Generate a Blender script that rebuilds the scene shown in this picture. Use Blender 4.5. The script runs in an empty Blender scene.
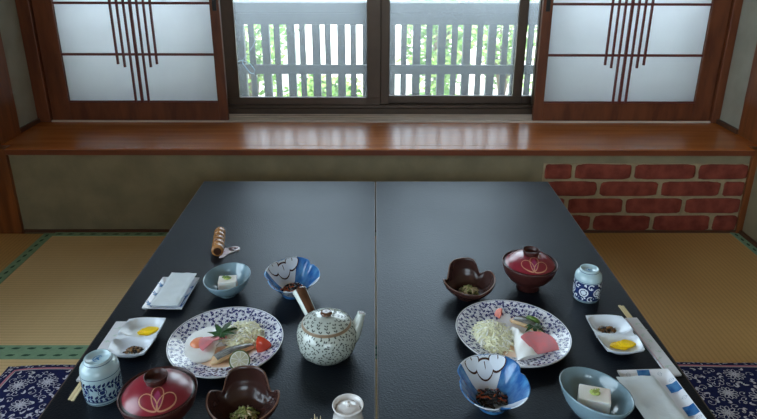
import bpy, math, random
from mathutils import Vector, Matrix
C = bpy.context.scene.collection
PI = math.pi
T = 0.30            # height of the table tops
rnd = random.Random(7)

# ------------------------------------------------------------------ colours and materials
def S(r, g, b):
    def f(c):
        c /= 255
        return c / 12.92 if c <= .04045 else ((c + .055) / 1.055) ** 2.4
    return (f(r), f(g), f(b), 1)

MATS = {}
def mat(name, col, rough=.5, spec=.5, metal=0, coat=0, var=0, vscale=8, bump=0, bscale=200, col2=None, stretch=(1, 1, 1), trans=0, sub=0, croug=.05, ramp=(.35, .65)):
    if name in MATS: return MATS[name]
    m = bpy.data.materials.new(name); m.use_nodes = True
    nt = m.node_tree; n = nt.nodes; l = nt.links
    p = n['Principled BSDF']
    p.inputs['Base Color'].default_value = col
    p.inputs['Roughness'].default_value = rough
    p.inputs['Specular IOR Level'].default_value = spec
    p.inputs['Metallic'].default_value = metal
    p.inputs['Coat Weight'].default_value = coat
    p.inputs['Coat Roughness'].default_value = croug
    p.inputs['Transmission Weight'].default_value = trans
    if sub:
        p.inputs['Subsurface Weight'].default_value = sub
        p.inputs['Subsurface Radius'].default_value = (.01, .006, .004)
        p.inputs['Subsurface Scale'].default_value = 1
    tc = n.new('ShaderNodeTexCoord'); mp = n.new('ShaderNodeMapping')
    mp.inputs['Scale'].default_value = stretch
    l.new(tc.outputs['Object'], mp.inputs['Vector'])
    if var or col2:
        nz = n.new('ShaderNodeTexNoise'); nz.inputs['Scale'].default_value = vscale; nz.inputs['Detail'].default_value = 5
        l.new(mp.outputs[0], nz.inputs['Vector'])
        cr = n.new('ShaderNodeValToRGB'); cr.color_ramp.elements[0].position = ramp[0]; cr.color_ramp.elements[1].position = ramp[1]
        c2 = col2 or tuple([c * (1 - var) for c in col[:3]] + [1])
        cr.color_ramp.elements[0].color = c2; cr.color_ramp.elements[1].color = col
        l.new(nz.outputs['Fac'], cr.inputs['Fac']); l.new(cr.outputs[0], p.inputs['Base Color'])
    if bump:
        nb = n.new('ShaderNodeTexNoise'); nb.inputs['Scale'].default_value = bscale; nb.inputs['Detail'].default_value = 3
        l.new(mp.outputs[0], nb.inputs['Vector'])
        b = n.new('ShaderNodeBump'); b.inputs['Strength'].default_value = bump; b.inputs['Distance'].default_value = .002
        l.new(nb.outputs['Fac'], b.inputs['Height']); l.new(b.outputs[0], p.inputs['Normal'])
    MATS[name] = m
    return m

def tatami_mat_material(name, axis, col, col2):
    """straw mat: ridges 15 mm apart running along one axis"""
    m = bpy.data.materials.new(name); m.use_nodes = True
    nt = m.node_tree; n = nt.nodes; l = nt.links; p = n['Principled BSDF']
    p.inputs['Roughness'].default_value = .62; p.inputs['Specular IOR Level'].default_value = .35
    tc = n.new('ShaderNodeTexCoord'); sx = n.new('ShaderNodeSeparateXYZ'); l.new(tc.outputs['Object'], sx.inputs[0])
    def M(op, a, b=None):
        q = n.new('ShaderNodeMath'); q.operation = op
        for i, v in enumerate((a, b)):
            if v is None: continue
            if isinstance(v, (int, float)): q.inputs[i].default_value = v
            else: l.new(v, q.inputs[i])
        return q.outputs[0]
    across = sx.outputs['Y' if axis == 'x' else 'X']
    ph = M('MULTIPLY', across, 2 * PI / .0155)
    s = M('ABSOLUTE', M('SINE', M('MULTIPLY', ph, .5)))
    groove = M('POWER', s, .35)
    mp = n.new('ShaderNodeMapping'); mp.inputs['Scale'].default_value = (3, 260, 1) if axis == 'y' else (260, 3, 1)
    l.new(tc.outputs['Object'], mp.inputs['Vector'])
    nz = n.new('ShaderNodeTexNoise'); nz.inputs['Scale'].default_value = 1; nz.inputs['Detail'].default_value = 4; l.new(mp.outputs[0], nz.inputs['Vector'])
    nz2 = n.new('ShaderNodeTexNoise'); nz2.inputs['Scale'].default_value = 6; l.new(tc.outputs['Object'], nz2.inputs['Vector'])
    f = M('MULTIPLY', groove, M('ADD', .62, M('MULTIPLY', nz.outputs['Fac'], .5)))
    f = M('MULTIPLY', f, M('ADD', .8, M('MULTIPLY', nz2.outputs['Fac'], .4)))
    mx = n.new('ShaderNodeMix'); mx.data_type = 'RGBA'; l.new(f, mx.inputs['Factor'])
    mx.inputs['A'].default_value = col2; mx.inputs['B'].default_value = col
    l.new(mx.outputs['Result'], p.inputs['Base Color'])
    b = n.new('ShaderNodeBump'); b.inputs['Strength'].default_value = .5; b.inputs['Distance'].default_value = .0015
    l.new(groove, b.inputs['Height']); l.new(b.outputs[0], p.inputs['Normal'])
    return m

def paper_material():
    m = bpy.data.materials.new('shoji paper'); m.use_nodes = True
    n = m.node_tree.nodes; l = m.node_tree.links; n.remove(n['Principled BSDF'])
    tr = n.new('ShaderNodeBsdfTranslucent'); df = n.new('ShaderNodeBsdfDiffuse'); mx = n.new('ShaderNodeMixShader')
    tc = n.new('ShaderNodeTexCoord'); nz = n.new('ShaderNodeTexNoise'); nz.inputs['Scale'].default_value = 14; nz.inputs['Detail'].default_value = 6
    l.new(tc.outputs['Object'], nz.inputs['Vector'])
    cr = n.new('ShaderNodeValToRGB'); cr.color_ramp.elements[0].color = (.84, .85, .86, 1); cr.color_ramp.elements[1].color = (.93, .94, .95, 1)
    l.new(nz.outputs['Fac'], cr.inputs['Fac']); l.new(cr.outputs[0], tr.inputs['Color'])
    df.inputs['Color'].default_value = (.7, .7, .7, 1); mx.inputs[0].default_value = .3
    l.new(tr.outputs[0], mx.inputs[1]); l.new(df.outputs[0], mx.inputs[2]); l.new(mx.outputs[0], n['Material Output'].inputs[0])
    return m

def glass_material():
    """window pane with a film of dust that catches the daylight"""
    m = bpy.data.materials.new('dusty window glass'); m.use_nodes = True
    n = m.node_tree.nodes; l = m.node_tree.links; n.remove(n['Principled BSDF'])
    t = n.new('ShaderNodeBsdfTransparent'); t.inputs['Color'].default_value = (.93, .96, .95, 1)
    d = n.new('ShaderNodeBsdfTranslucent'); d.inputs['Color'].default_value = (.85, .92, .95, 1)
    g = n.new('ShaderNodeBsdfGlossy'); g.inputs['Roughness'].default_value = .02
    fr = n.new('ShaderNodeFresnel'); fr.inputs['IOR'].default_value = 1.3
    tc = n.new('ShaderNodeTexCoord'); nz = n.new('ShaderNodeTexNoise'); nz.inputs['Scale'].default_value = 3
    l.new(tc.outputs['Object'], nz.inputs['Vector'])
    mr = n.new('ShaderNodeMapRange'); mr.inputs['To Min'].default_value = HAZE[0]; mr.inputs['To Max'].default_value = HAZE[1]
    l.new(nz.outputs['Fac'], mr.inputs['Value'])
    a = n.new('ShaderNodeMixShader'); b = n.new('ShaderNodeMixShader')
    l.new(mr.outputs[0], a.inputs[0]); l.new(t.outputs[0], a.inputs[1]); l.new(d.outputs[0], a.inputs[2])
    l.new(fr.outputs[0], b.inputs[0]); l.new(a.outputs[0], b.inputs[1]); l.new(g.outputs[0], b.inputs[2])
    l.new(b.outputs[0], n['Material Output'].inputs[0])
    return m
HAZE = (.09, .13)

def film_material():
    """cloudy translucent wrapper"""
    m = bpy.data.materials.new('cloudy wrapper film'); m.use_nodes = True
    n = m.node_tree.nodes; l = m.node_tree.links; p = n['Principled BSDF']
    p.inputs['Base Color'].default_value = S(236, 244, 248); p.inputs['Roughness'].default_value = .35
    p.inputs['Specular IOR Level'].default_value = .5
    t = n.new('ShaderNodeBsdfTransparent'); mx = n.new('ShaderNodeMixShader'); mx.inputs[0].default_value = .84
    l.new(t.outputs[0], mx.inputs[1]); l.new(p.outputs[0], mx.inputs[2]); l.new(mx.outputs[0], n['Material Output'].inputs[0])
    tc = n.new('ShaderNodeTexCoord'); nz = n.new('ShaderNodeTexNoise'); nz.inputs['Scale'].default_value = 60; nz.inputs['Detail'].default_value = 3
    b = n.new('ShaderNodeBump'); b.inputs['Strength'].default_value = .5; b.inputs['Distance'].default_value = .005
    l.new(tc.outputs['Object'], nz.inputs['Vector']); l.new(nz.outputs['Fac'], b.inputs['Height']); l.new(b.outputs[0], p.inputs['Normal'])
    return m

# ------------------------------------------------------------------ mesh builder
class MB:
    def __init__(s): s.v = []; s.f = []; s.m = []; s.s = []
    def add(s, vs, fs, m=0, smooth=False):
        o = len(s.v); s.v += [tuple(p) for p in vs]
        for f in fs: s.f.append([i + o for i in f]); s.m.append(m); s.s.append(smooth)
    def box(s, x0, x1, y0, y1, z0, z1, m=0):
        vs = [(x, y, z) for z in (z0, z1) for y in (y0, y1) for x in (x0, x1)]
        s.add(vs, [(0, 2, 3, 1), (4, 5, 7, 6), (0, 1, 5, 4), (2, 6, 7, 3), (0, 4, 6, 2), (1, 3, 7, 5)], m)
    def rings(s, rings, m=0, cap0=False, cap1=False, smooth=True, close=True, mf=None):
        n = len(rings[0]); o = len(s.v)
        for r in rings: s.v += [tuple(p) for p in r]
        for i in range(len(rings) - 1):
            for j in range(n if close else n - 1):
                k = (j + 1) % n
                s.f.append([o + i * n + j, o + i * n + k, o + (i + 1) * n + k, o + (i + 1) * n + j])
                s.m.append(mf(i, j) if mf else m); s.s.append(smooth)
        if cap0: s.f.append([o + j for j in reversed(range(n))]); s.m.append(mf(0, 0) if mf else m); s.s.append(False)
        if cap1: s.f.append([o + (len(rings) - 1) * n + j for j in range(n)]); s.m.append(mf(len(rings) - 2, 0) if mf else m); s.s.append(False)
    def lathe(s, prof, n=48, c=(0, 0, 0), m=0, cap0=True, cap1=True, warp=None, mf=None, sx=1, sy=1):
        R = []
        for i, (r, z) in enumerate(prof):
            ring = []
            for j in range(n):
                a = 2 * PI * j / n
                p = (r * math.cos(a) * sx, r * math.sin(a) * sy, z)
                if warp: p = warp(i, a, r, z)
                ring.append((p[0] + c[0], p[1] + c[1], p[2] + c[2]))
            R.append(ring)
        s.rings(R, m, cap0, cap1, True, True, mf)
    def tube(s, pts, rad, n=10, m=0, caps=True, flat=1.0, up=(0, 0, 1)):
        pts = [Vector(p) for p in pts]
        if isinstance(rad, (int, float)): rad = [rad] * len(pts)
        R = []
        for i, p in enumerate(pts):
            d = (pts[min(i + 1, len(pts) - 1)] - pts[max(i - 1, 0)]).normalized()
            u = Vector(up); a = d.cross(u)
            if a.length < 1e-4: a = d.cross(Vector((1, 0, 0)))
            a.normalize(); b = a.cross(d).normalized()
            R.append([p + a * rad[i] * math.cos(2 * PI * j / n) + b * rad[i] * flat * math.sin(2 * PI * j / n) for j in range(n)])
        s.rings(R, m, caps, caps)
    def grid(s, fn, nu, nv, m=0, smooth=True, mf=None):
        vs = [fn(i / nu, j / nv) for j in range(nv + 1) for i in range(nu + 1)]
        o = len(s.v); s.v += [tuple(p) for p in vs]
        for j in range(nv):
            for i in range(nu):
                a = o + j * (nu + 1) + i
                s.f.append([a, a + 1, a + nu + 2, a + nu + 1]); s.m.append(mf((i + .5) / nu, (j + .5) / nv) if mf else m); s.s.append(smooth)
    def build(s, name, mats, parent=None, loc=(0, 0, 0), rz=0, bevel=0, kind=None, rot=None, seg=2):
        me = bpy.data.meshes.new(name); me.from_pydata(s.v, [], s.f)
        for m in (mats if isinstance(mats, (list, tuple)) else [mats]): me.materials.append(m)
        me.polygons.foreach_set('material_index', s.m); me.polygons.foreach_set('use_smooth', s.s); me.update()
        o = bpy.data.objects.new(name, me); C.objects.link(o)
        o.location = loc; o.rotation_euler = rot or (0, 0, rz)
        if parent: o.parent = parent
        if bevel:
            b = o.modifiers.new('bevel', 'BEVEL'); b.width = bevel; b.segments = seg; b.limit_method = 'ANGLE'; b.angle_limit = .6
        if kind: o['kind'] = kind
        return o

def tag(o, label, cat, group=None, kind=None):
    o['label'] = label; o['category'] = cat
    if group: o['group'] = group
    if kind: o['kind'] = kind
    return o
def thing(name, label, cat, loc=(0, 0, 0), rz=0, group=None):
    o = bpy.data.objects.new(name, None); C.objects.link(o); o.empty_display_size = .05
    o.location = loc; o.rotation_euler = (0, 0, rz)
    return tag(o, label, cat, group)
def children(o): return [c for c in C.objects if c.parent == o]
def copy_tree(o, parent=None):
    c = o.copy(); C.objects.link(c)
    if parent: c.parent = parent
    for ch in children(o): copy_tree(ch, c)
    return c
def struct(name, mb, m, parent=None, **k): return mb.build(name, m, parent, kind='structure', **k)

# ------------------------------------------------------------------ painted decoration: thin shapes laid on a surface
class Deco:
    """2-D motifs carried to a surface by fn(u, v) -> point"""
    def __init__(s, mb, fn, m=1): s.mb = mb; s.fn = fn; s.m = m
    def poly(s, pts, m=None):
        cx = sum(p[0] for p in pts) / len(pts); cy = sum(p[1] for p in pts) / len(pts)
        vs = [s.fn(cx, cy)] + [s.fn(*p) for p in pts]; n = len(pts)
        s.mb.add(vs, [(0, 1 + i, 1 + (i + 1) % n) for i in range(n)], s.m if m is None else m, True)
    def leaf(s, x, y, a, L, w, m=None, k=6):
        ca, sa = math.cos(a), math.sin(a); top = []; bot = []
        for i in range(k + 1):
            t = i / k; h = w / 2 * math.sin(PI * t ** .8) ; 
            top.append((t * L, h)); bot.append((t * L, -h))
        pts = top + bot[-2:0:-1]
        s.poly([(x + ca * p - sa * q, y + sa * p + ca * q) for p, q in pts], m)
    def disc(s, x, y, r, m=None, n=10, ry=None):
        s.poly([(x + r * math.cos(2 * PI * i / n), y + (ry or r) * math.sin(2 * PI * i / n)) for i in range(n)], m)
    def stroke(s, pts, w, m=None, closed=False):
        n = len(pts); vs = []
        for i, p in enumerate(pts):
            a = pts[(i - 1) % n] if closed or i else p; b = pts[(i + 1) % n] if closed or i < n - 1 else p
            dx, dy = b[0] - a[0], b[1] - a[1]; q = math.hypot(dx, dy) or 1
            nx, ny = -dy / q * w / 2, dx / q * w / 2
            vs += [s.fn(p[0] + nx, p[1] + ny), s.fn(p[0] - nx, p[1] - ny)]
        fs = [(2 * i, 2 * i + 1, 2 * ((i + 1) % n) + 1, 2 * ((i + 1) % n)) for i in range(n if closed else n - 1)]
        s.mb.add(vs, fs, s.m if m is None else m, True)
    def ring(s, x, y, r, w, m=None, n=20, ry=None, a0=0, a1=2 * PI):
        full = abs(a1 - a0 - 2 * PI) < 1e-6
        k = n if full else n + 1
        s.stroke([(x + r * math.cos(a0 + (a1 - a0) * i / n), y + (ry or r) * math.sin(a0 + (a1 - a0) * i / n)) for i in range(k)], w, m, full)
    def petal_outline(s, x, y, a, L, w, t, m=None, k=12):
        pts = []
        for i in range(2 * k):
            ph = 2 * PI * i / (2 * k); p = L / 2 * (1 - math.cos(ph)); q = w / 2 * math.sin(ph) * (0.75 + .25 * (p / L))
            pts.append((x + math.cos(a) * p - math.sin(a) * q, y + math.sin(a) * p + math.cos(a) * q))
        s.stroke(pts, t, m, True)

def interp(prof):
    """radius as a function of height along a lathe profile"""
    def r(z):
        for (r0, z0), (r1, z1) in zip(prof, prof[1:]):
            if min(z0, z1) <= z <= max(z0, z1) and z0 != z1: return r0 + (r1 - r0) * (z - z0) / (z1 - z0)
        return prof[-1][0]
    return r

# ------------------------------------------------------------------ materials
plaster = mat('olive plaster', S(140, 128, 102), .9, .2, var=.22, vscale=9, bump=.5, bscale=60)
plaster_pale = mat('alcove plaster', S(158, 154, 138), .9, .2, var=.15, vscale=9, bump=.4, bscale=60)
room_wall = mat('room plaster', S(196, 186, 160), .9, .2, var=.1, vscale=4)
ceil_mat = mat('ceiling boards', S(140, 112, 80), .7, .3, var=.2, vscale=3, stretch=(1, 12, 1))
post_wood = mat('orange brown post wood', S(132, 74, 36), .35, .4, col2=S(100, 52, 24), vscale=6, stretch=(6, 6, .6), bump=.1, bscale=40)
def sill_material():
    m = mat('varnished sill wood', S(192, 114, 54), .25, .45, col2=S(170, 94, 42), vscale=4, stretch=(.6, 7, 7), bump=.01, bscale=30, coat=0)
    n = m.node_tree.nodes; l = m.node_tree.links; p = n['Principled BSDF']
    # worn and scuffed patches in the varnish, mostly at the middle of the board
    tc = n.new('ShaderNodeTexCoord'); mp = n.new('ShaderNodeMapping'); mp.inputs['Scale'].default_value = (1.2, 4, 1); l.new(tc.outputs['Object'], mp.inputs['Vector'])
    nz = n.new('ShaderNodeTexNoise'); nz.inputs['Scale'].default_value = 9; nz.inputs['Detail'].default_value = 8; nz.inputs['Roughness'].default_value = .7
    l.new(mp.outputs[0], nz.inputs['Vector'])
    cr = n.new('ShaderNodeValToRGB'); cr.color_ramp.elements[0].position = .6; cr.color_ramp.elements[1].position = .68
    l.new(nz.outputs['Fac'], cr.inputs['Fac'])
    sx = n.new('ShaderNodeSeparateXYZ'); l.new(tc.outputs['Object'], sx.inputs[0])
    ab = n.new('ShaderNodeMath'); ab.operation = 'ABSOLUTE'; l.new(sx.outputs['X'], ab.inputs[0])
    mr = n.new('ShaderNodeMapRange'); mr.inputs['From Min'].default_value = .2; mr.inputs['From Max'].default_value = .8; mr.inputs['To Min'].default_value = .6; mr.inputs['To Max'].default_value = 0
    l.new(ab.outputs[0], mr.inputs['Value'])
    mu = n.new('ShaderNodeMath'); mu.operation = 'MULTIPLY'; l.new(cr.outputs[0], mu.inputs[0]); l.new(mr.outputs[0], mu.inputs[1])
    mx = n.new('ShaderNodeMix'); mx.data_type = 'RGBA'; l.new(mu.outputs[0], mx.inputs['Factor'])
    src = p.inputs['Base Color'].links[0].from_socket; l.new(src, mx.inputs['A']); mx.inputs['B'].default_value = S(205, 180, 160)
    l.new(mx.outputs['Result'], p.inputs['Base Color'])
    return m
sill_wood = sill_material()
shoji_wood = mat('red brown shoji wood', S(120, 66, 38), .42, .4, col2=S(94, 48, 28), vscale=8, stretch=(4, 4, .8))
shoji_wood_h = mat('red brown kumiko wood', S(112, 50, 44), .4, .5, var=.2, vscale=20)
track_wood = mat('pale worn track wood', S(226, 206, 188), .45, .5, var=.25, vscale=20, stretch=(.5, 6, 6))
alu = mat('bronze aluminium', S(84, 68, 56), .38, .5, metal=.5, var=.1, vscale=20)
alu_dark = mat('dark gasket', S(28, 24, 22), .5)
paper = paper_material(); glass = glass_material()
rail_paint = mat('grey painted timber', S(74, 78, 80), .6, .4, var=.12, vscale=10, stretch=(5, 5, 1))
brick_m = mat('red brick', S(136, 66, 52), .85, .2, col2=S(108, 48, 38), vscale=22, bump=.8, bscale=120)
mortar_m = mat('sandy mortar', S(162, 142, 112), .95, .1, var=.2, vscale=40, bump=.6, bscale=150)
dark_trim = mat('dark trim wood', S(86, 52, 34), .5, .4, var=.2, vscale=10)
tat_x = tatami_mat_material('tatami straw ridges along x', 'x', S(244, 212, 158), S(214, 180, 128))
tat_y = tatami_mat_material('tatami straw ridges along y', 'y', S(216, 172, 108), S(184, 142, 86))
tat_edge = mat('tatami straw edge', S(190, 165, 115), .8, .2)
heri = mat('green border cloth', S(150, 186, 152), .85, .2, var=.15, vscale=60)
heri_d = mat('dark green border motif', S(62, 98, 78), .85, .2)
navy = mat('navy cotton', S(30, 36, 84), .95, .15, var=.2, vscale=120, bump=.4, bscale=700)
lav = mat('pale lavender print', S(206, 206, 218), .95, .15)
rose = mat('dusty rose line', S(206, 130, 146), .95, .15)
white_line = mat('off white line', S(214, 206, 206), .95, .15)

def table_material():
    m = mat('black grained table top', S(12, 15, 22), .36, .25)
    n = m.node_tree.nodes; l = m.node_tree.links; p = n['Principled BSDF']
    p.inputs['Specular Tint'].default_value = (.68, .84, 1.0, 1)
    tc = n.new('ShaderNodeTexCoord')
    v = n.new('ShaderNodeTexVoronoi'); v.inputs['Scale'].default_value = 260; l.new(tc.outputs['Object'], v.inputs['Vector'])
    nz = n.new('ShaderNodeTexNoise'); nz.inputs['Scale'].default_value = 330; nz.inputs['Detail'].default_value = 2; l.new(tc.outputs['Object'], nz.inputs['Vector'])
    ad = n.new('ShaderNodeMath'); l.new(v.outputs['Distance'], ad.inputs[0]); l.new(nz.outputs['Fac'], ad.inputs[1])
    b = n.new('ShaderNodeBump'); b.inputs['Strength'].default_value = .4; b.inputs['Distance'].default_value = .0008
    l.new(ad.outputs[0], b.inputs['Height']); l.new(b.outputs[0], p.inputs['Normal'])
    n2 = n.new('ShaderNodeTexNoise'); n2.inputs['Scale'].default_value = 3; n2.inputs['Detail'].default_value = 4; l.new(tc.outputs['Object'], n2.inputs['Vector'])
    mr = n.new('ShaderNodeMapRange'); mr.inputs['To Min'].default_value = .32; mr.inputs['To Max'].default_value = .44
    l.new(n2.outputs['Fac'], mr.inputs['Value']); l.new(mr.outputs[0], p.inputs['Roughness'])
    return m
table_top_m = table_material()
table_edge_m = mat('brown table edging', S(84, 66, 54), .4)
table_leg_m = mat('black steel', S(24, 24, 26), .4, metal=.4)

porc = mat('white porcelain', S(242, 244, 250), .12, .5, coat=.3)
porc_blue = mat('bluish white porcelain', S(228, 236, 246), .12, .5, coat=.3)
celadon = mat('pale celadon glaze', S(182, 208, 216), .14, .5, coat=.3, var=.06, vscale=30)
cobalt = mat('cobalt underglaze', S(44, 62, 116), .14, .5, coat=.3, var=.35, vscale=90)
cobalt_soft = mat('washed cobalt', S(34, 92, 160), .14, .5, coat=.3, col2=S(80, 140, 192), vscale=60, stretch=(1, 1, .3))
ink_line = mat('brown iron underglaze', S(70, 44, 40), .2)
plate_blue = mat('violet blue transfer print', S(64, 68, 132), .15, .5, coat=.3, var=.3, vscale=120)
blue_glaze = mat('grey blue glaze', S(126, 152, 164), .12, .5, coat=.5, var=.12, vscale=25)
lacq_dark = mat('dark brown lacquer', S(60, 28, 26), .34, .45)
lacq_black = mat('black brown lacquer', S(66, 32, 29), .34, .45)
lacq_red = mat('crimson lacquer', S(146, 40, 56), .28, .5, coat=.5, col2=S(126, 28, 46), vscale=6, croug=.22)
gold = mat('dull gold paint', S(196, 140, 112), .35, .5)
petal_fill = mat('purple pink petal paint', S(150, 60, 96), .2)
choco = mat('chocolate brown glaze', S(66, 40, 36), .26, .5, coat=.15, var=.2, vscale=14)
choco_edge = mat('worn tan rim', S(112, 78, 62), .3)
pot_m = mat('grey green stoneware glaze', S(204, 212, 204), .14, .5, coat=.4, var=.08, vscale=30)
pot_dash = mat('dark grey green dash', S(92, 98, 94), .2)
pot_brown = mat('iron brown glaze', S(104, 70, 52), .12, .5, coat=.5, var=.3, vscale=30)
pot_rim = mat('tan unglazed rim', S(150, 128, 104), .4)
jar_m = mat('greyish white glaze', S(226, 222, 220), .12, .5, coat=.4, var=.05, vscale=30)
bamboo = mat('amber brown bamboo', S(200, 142, 86), .25, .5, coat=.4, col2=S(150, 96, 52), vscale=40)
bamboo_d = mat('dark brown band', S(70, 40, 24), .3)
pinkmetal = mat('pinkish white lacquered metal', S(250, 238, 246), .25, .5)
pinkmark = mat('rose mark', S(190, 110, 130), .3)
chop = mat('pale chopstick wood', S(226, 206, 160), .6, .3, var=.12, vscale=30, stretch=(8, 1, 8))
sleeve = mat('white paper sleeve', S(224, 224, 228), .8, .2, var=.04, vscale=20)
sleeve_green = mat('pale green print', S(198, 214, 204), .8, .2)
sleeve_pink = mat('pale pink print', S(222, 188, 196), .8, .2)
yellow = mat('yellow pickle', S(255, 212, 12), .4, .4, var=.08, vscale=120)
brown_food = mat('brown simmered kelp', S(150, 108, 60), .3, .5, col2=S(90, 62, 36), vscale=150)
egg_white = mat('egg white', S(252, 252, 250), .25, .5, bump=.2, bscale=120)
yolk_m = mat('filmed orange yolk', S(238, 150, 110), .2, .5, sub=.2)
ham_m = mat('pink ham', S(232, 132, 138), .35, .5, sub=.1, col2=S(214, 140, 146), vscale=60)
ham_rim = mat('dark ham rim', S(150, 76, 66), .4)
maple = mat('maple green', S(44, 82, 40), .4, .4, var=.25, vscale=80)
cab_m = mat('pale green cabbage', S(252, 250, 218), .35, .4, var=.06, vscale=60)
cab_w = mat('white cabbage', S(252, 252, 242), .35, .4)
fish_skin = mat('silver dark fish skin', S(150, 148, 142), .22, .6, col2=S(84, 84, 86), vscale=70, stretch=(1, 4, 1))
fish_flesh = mat('pale tan fish flesh', S(222, 188, 144), .4, .5, sub=.2, var=.15, vscale=90)
lime_rind = mat('lime rind', S(86, 116, 44), .35)
lime_flesh = mat('lime flesh', S(240, 238, 206), .25, .5, sub=.2, var=.12, vscale=200)
tomato_m = mat('tomato skin', S(224, 72, 44), .15, .5, coat=.4)
tomato_in = mat('tomato flesh', S(226, 110, 80), .25, .5, sub=.2, var=.25, vscale=120)
sauce_m = mat('peach coloured dressing', S(240, 206, 178), .15, .5)
tofu_m = mat('white tofu', S(240, 234, 226), .35, .5, sub=.3)
wasabi = mat('grated green topping', S(186, 200, 110), .5, .4, var=.3, vscale=200)
scallion = mat('scallion green', S(120, 150, 60), .4)
soy = mat('dark soy sauce', S(36, 22, 20), .06, .5)
hijiki = mat('black hijiki', S(36, 28, 28), .25, .5)
carrot = mat('orange carrot', S(196, 92, 48), .35, .5)
greens = mat('dressed greens', S(186, 190, 122), .4, .5, col2=S(124, 138, 74), vscale=90)
greens_l = mat('pale sesame dressing', S(214, 196, 156), .4, .5)
film = film_material()
leaf_a = mat('sunlit leaf green', S(120, 165, 70), .5, .3, var=.3, vscale=3)
leaf_b = mat('light leaf green', S(170, 200, 110), .5, .3, var=.25, vscale=3)
stem_m = mat('brown stem', S(96, 80, 60), .8)
cord_m = mat('pale blue cord', S(150, 190, 215), .6)

# ------------------------------------------------------------------ camera, world, light
cam_d = bpy.data.cameras.new('camera'); cam = bpy.data.objects.new('camera', cam_d); C.objects.link(cam)
cam_d.sensor_width = 36; cam_d.lens = 670 / 757 * 36; cam_d.clip_start = .02
cam.matrix_world = Matrix.Translation((0, 0, 1.14)) @ Matrix.Rotation(-.007, 4, 'Z') @ Matrix.Rotation(PI / 2 - .385, 4, 'X') @ Matrix.Rotation(.0033, 4, 'Z')
sc = bpy.context.scene; sc.camera = cam
sc.view_settings.view_transform = 'Standard'; sc.view_settings.look = 'None'; sc.view_settings.gamma = 1
sc.view_settings.use_curve_mapping = False
sc.view_settings.exposure = EXPO = 1.2
sc.cycles.use_denoising = True
sc.cycles.max_bounces = 10; sc.cycles.diffuse_bounces = 6; sc.cycles.transparent_max_bounces = 16
sc.cycles.sample_clamp_indirect = 8; sc.cycles.caustics_reflective = False; sc.cycles.caustics_refractive = False
w = bpy.data.worlds.new('overcast sky'); sc.world = w; w.use_nodes = True
bg = w.node_tree.nodes['Background']; bg.inputs['Color'].default_value = (.77, .895, 1.05, 1); bg.inputs['Strength'].default_value = SKY = 3.0
sun_d = bpy.data.lights.new('sun', 'SUN'); sun = bpy.data.objects.new('sun', sun_d); C.objects.link(sun)
sun_d.energy = 6; sun_d.angle = .02; sun_d.color = (1, .96, .88); sun.rotation_euler = (math.radians(38), 0, math.radians(-14))
def portal(name, loc, rot, sx, sy):
    d = bpy.data.lights.new(name, 'AREA'); d.shape = 'RECTANGLE'; d.size = sx; d.size_y = sy; d.cycles.is_portal = True
    o = bpy.data.objects.new(name, d); C.objects.link(o); o.location = loc; o.rotation_euler = rot
portal('daylight portal', (.03, 3.22, 1.1), (-PI / 2, 0, 0), 3.1, 1.5)
portal('side fill portal', (-1.97, -.35, 1.25), (0, -PI / 2, 0), 1.75, 3.75)
portal('rear fill portal', (.4, -2.42, 1.25), (PI / 2, 0, 0), 1.7, 1.5)

# ------------------------------------------------------------------ room shell
YW = 2.565      # plaster wall under the sill
XL, XR = -1.80, 1.535
m = MB(); m.box(-1.9, 1.7, -2.6, 2.62, -.12, -.031); struct('floor', m, dark_trim)
m = MB(); m.box(-2.0, 1.9, -2.7, 3.35, 2.40, 2.52); struct('ceiling', m, ceil_mat)
m = MB(); wy0, wy1, wz0, wz1 = -2.2, 1.5, .40, 2.1
m.box(-1.95, XL, -2.6, wy0, -.12, 2.40); m.box(-1.95, XL, wy1, 2.75, -.12, 2.40); m.box(-1.95, XL, wy0, wy1, -.12, wz0); m.box(-1.95, XL, wy0, wy1, wz1, 2.40)
struct('wall_left', m, room_wall)
m = MB()
for y in (wy0, (wy0 + wy1) / 2 - .02, wy1 - .04): m.box(-1.90, -1.86, y, y + .04, wz0, wz1)
m.box(-1.90, -1.86, wy0, wy1, wz0, wz0 + .04); m.box(-1.90, -1.86, wy0, wy1, wz1 - .04, wz1)
wl = struct('fill_window_left', m, alu)  # unseen window, added in the left wall for soft fill light
m = MB(); m.box(-1.882, -1.878, wy0 + .04, wy1 - .04, wz0 + .04, wz1 - .04); m.build('glass', glass, wl)
m = MB(); m.box(XR, 1.72, -2.6, 2.55, -.12, 2.40); struct('wall_right', m, plaster)
m = MB(); m.box(-1.80, 1.60, YW, YW + .10, -.12, .339); struct('wall_front', m, plaster)
m = MB(); m.box(XL, -1.56, 2.56, 2.70, -.03, 2.4); struct('wall_front_left', m, room_wall)
m = MB(); m.box(-1.62, -1.515, 2.76, 3.2, .30, 2.40); struct('wall_alcove_left', m, plaster_pale)
m = MB(); m.box(1.565, 1.70, 2.76, 3.2, .30, 2.40); struct('wall_alcove_right', m, plaster_pale)
m = MB(); m.box(-1.56, 1.60, 3.0, 3.2, 1.86, 2.40); struct('wall_lintel', m, plaster_pale)
m = MB(); m.box(-1.95, 1.9, 3.10, 3.2, -.6, .34); struct('wall_outer', m, plaster_pale)
m = MB()   # rear wall with an opening for an added, unseen fill window
m.box(-1.95, -.45, -2.6, -2.48, -.12, 2.4); m.box(1.25, 1.72, -2.6, -2.48, -.12, 2.4)
m.box(-.45, 1.25, -2.6, -2.48, -.12, .5); m.box(-.45, 1.25, -2.6, -2.48, 2.0, 2.4)
struct('wall_back', m, room_wall)
m = MB()
for x in (-.45, .375, 1.21): m.box(x, x + .04, -2.57, -2.52, .5, 2.0)
m.box(-.45, 1.25, -2.57, -2.52, .5, .54); m.box(-.45, 1.25, -2.57, -2.52, 1.96, 2.0)
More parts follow.
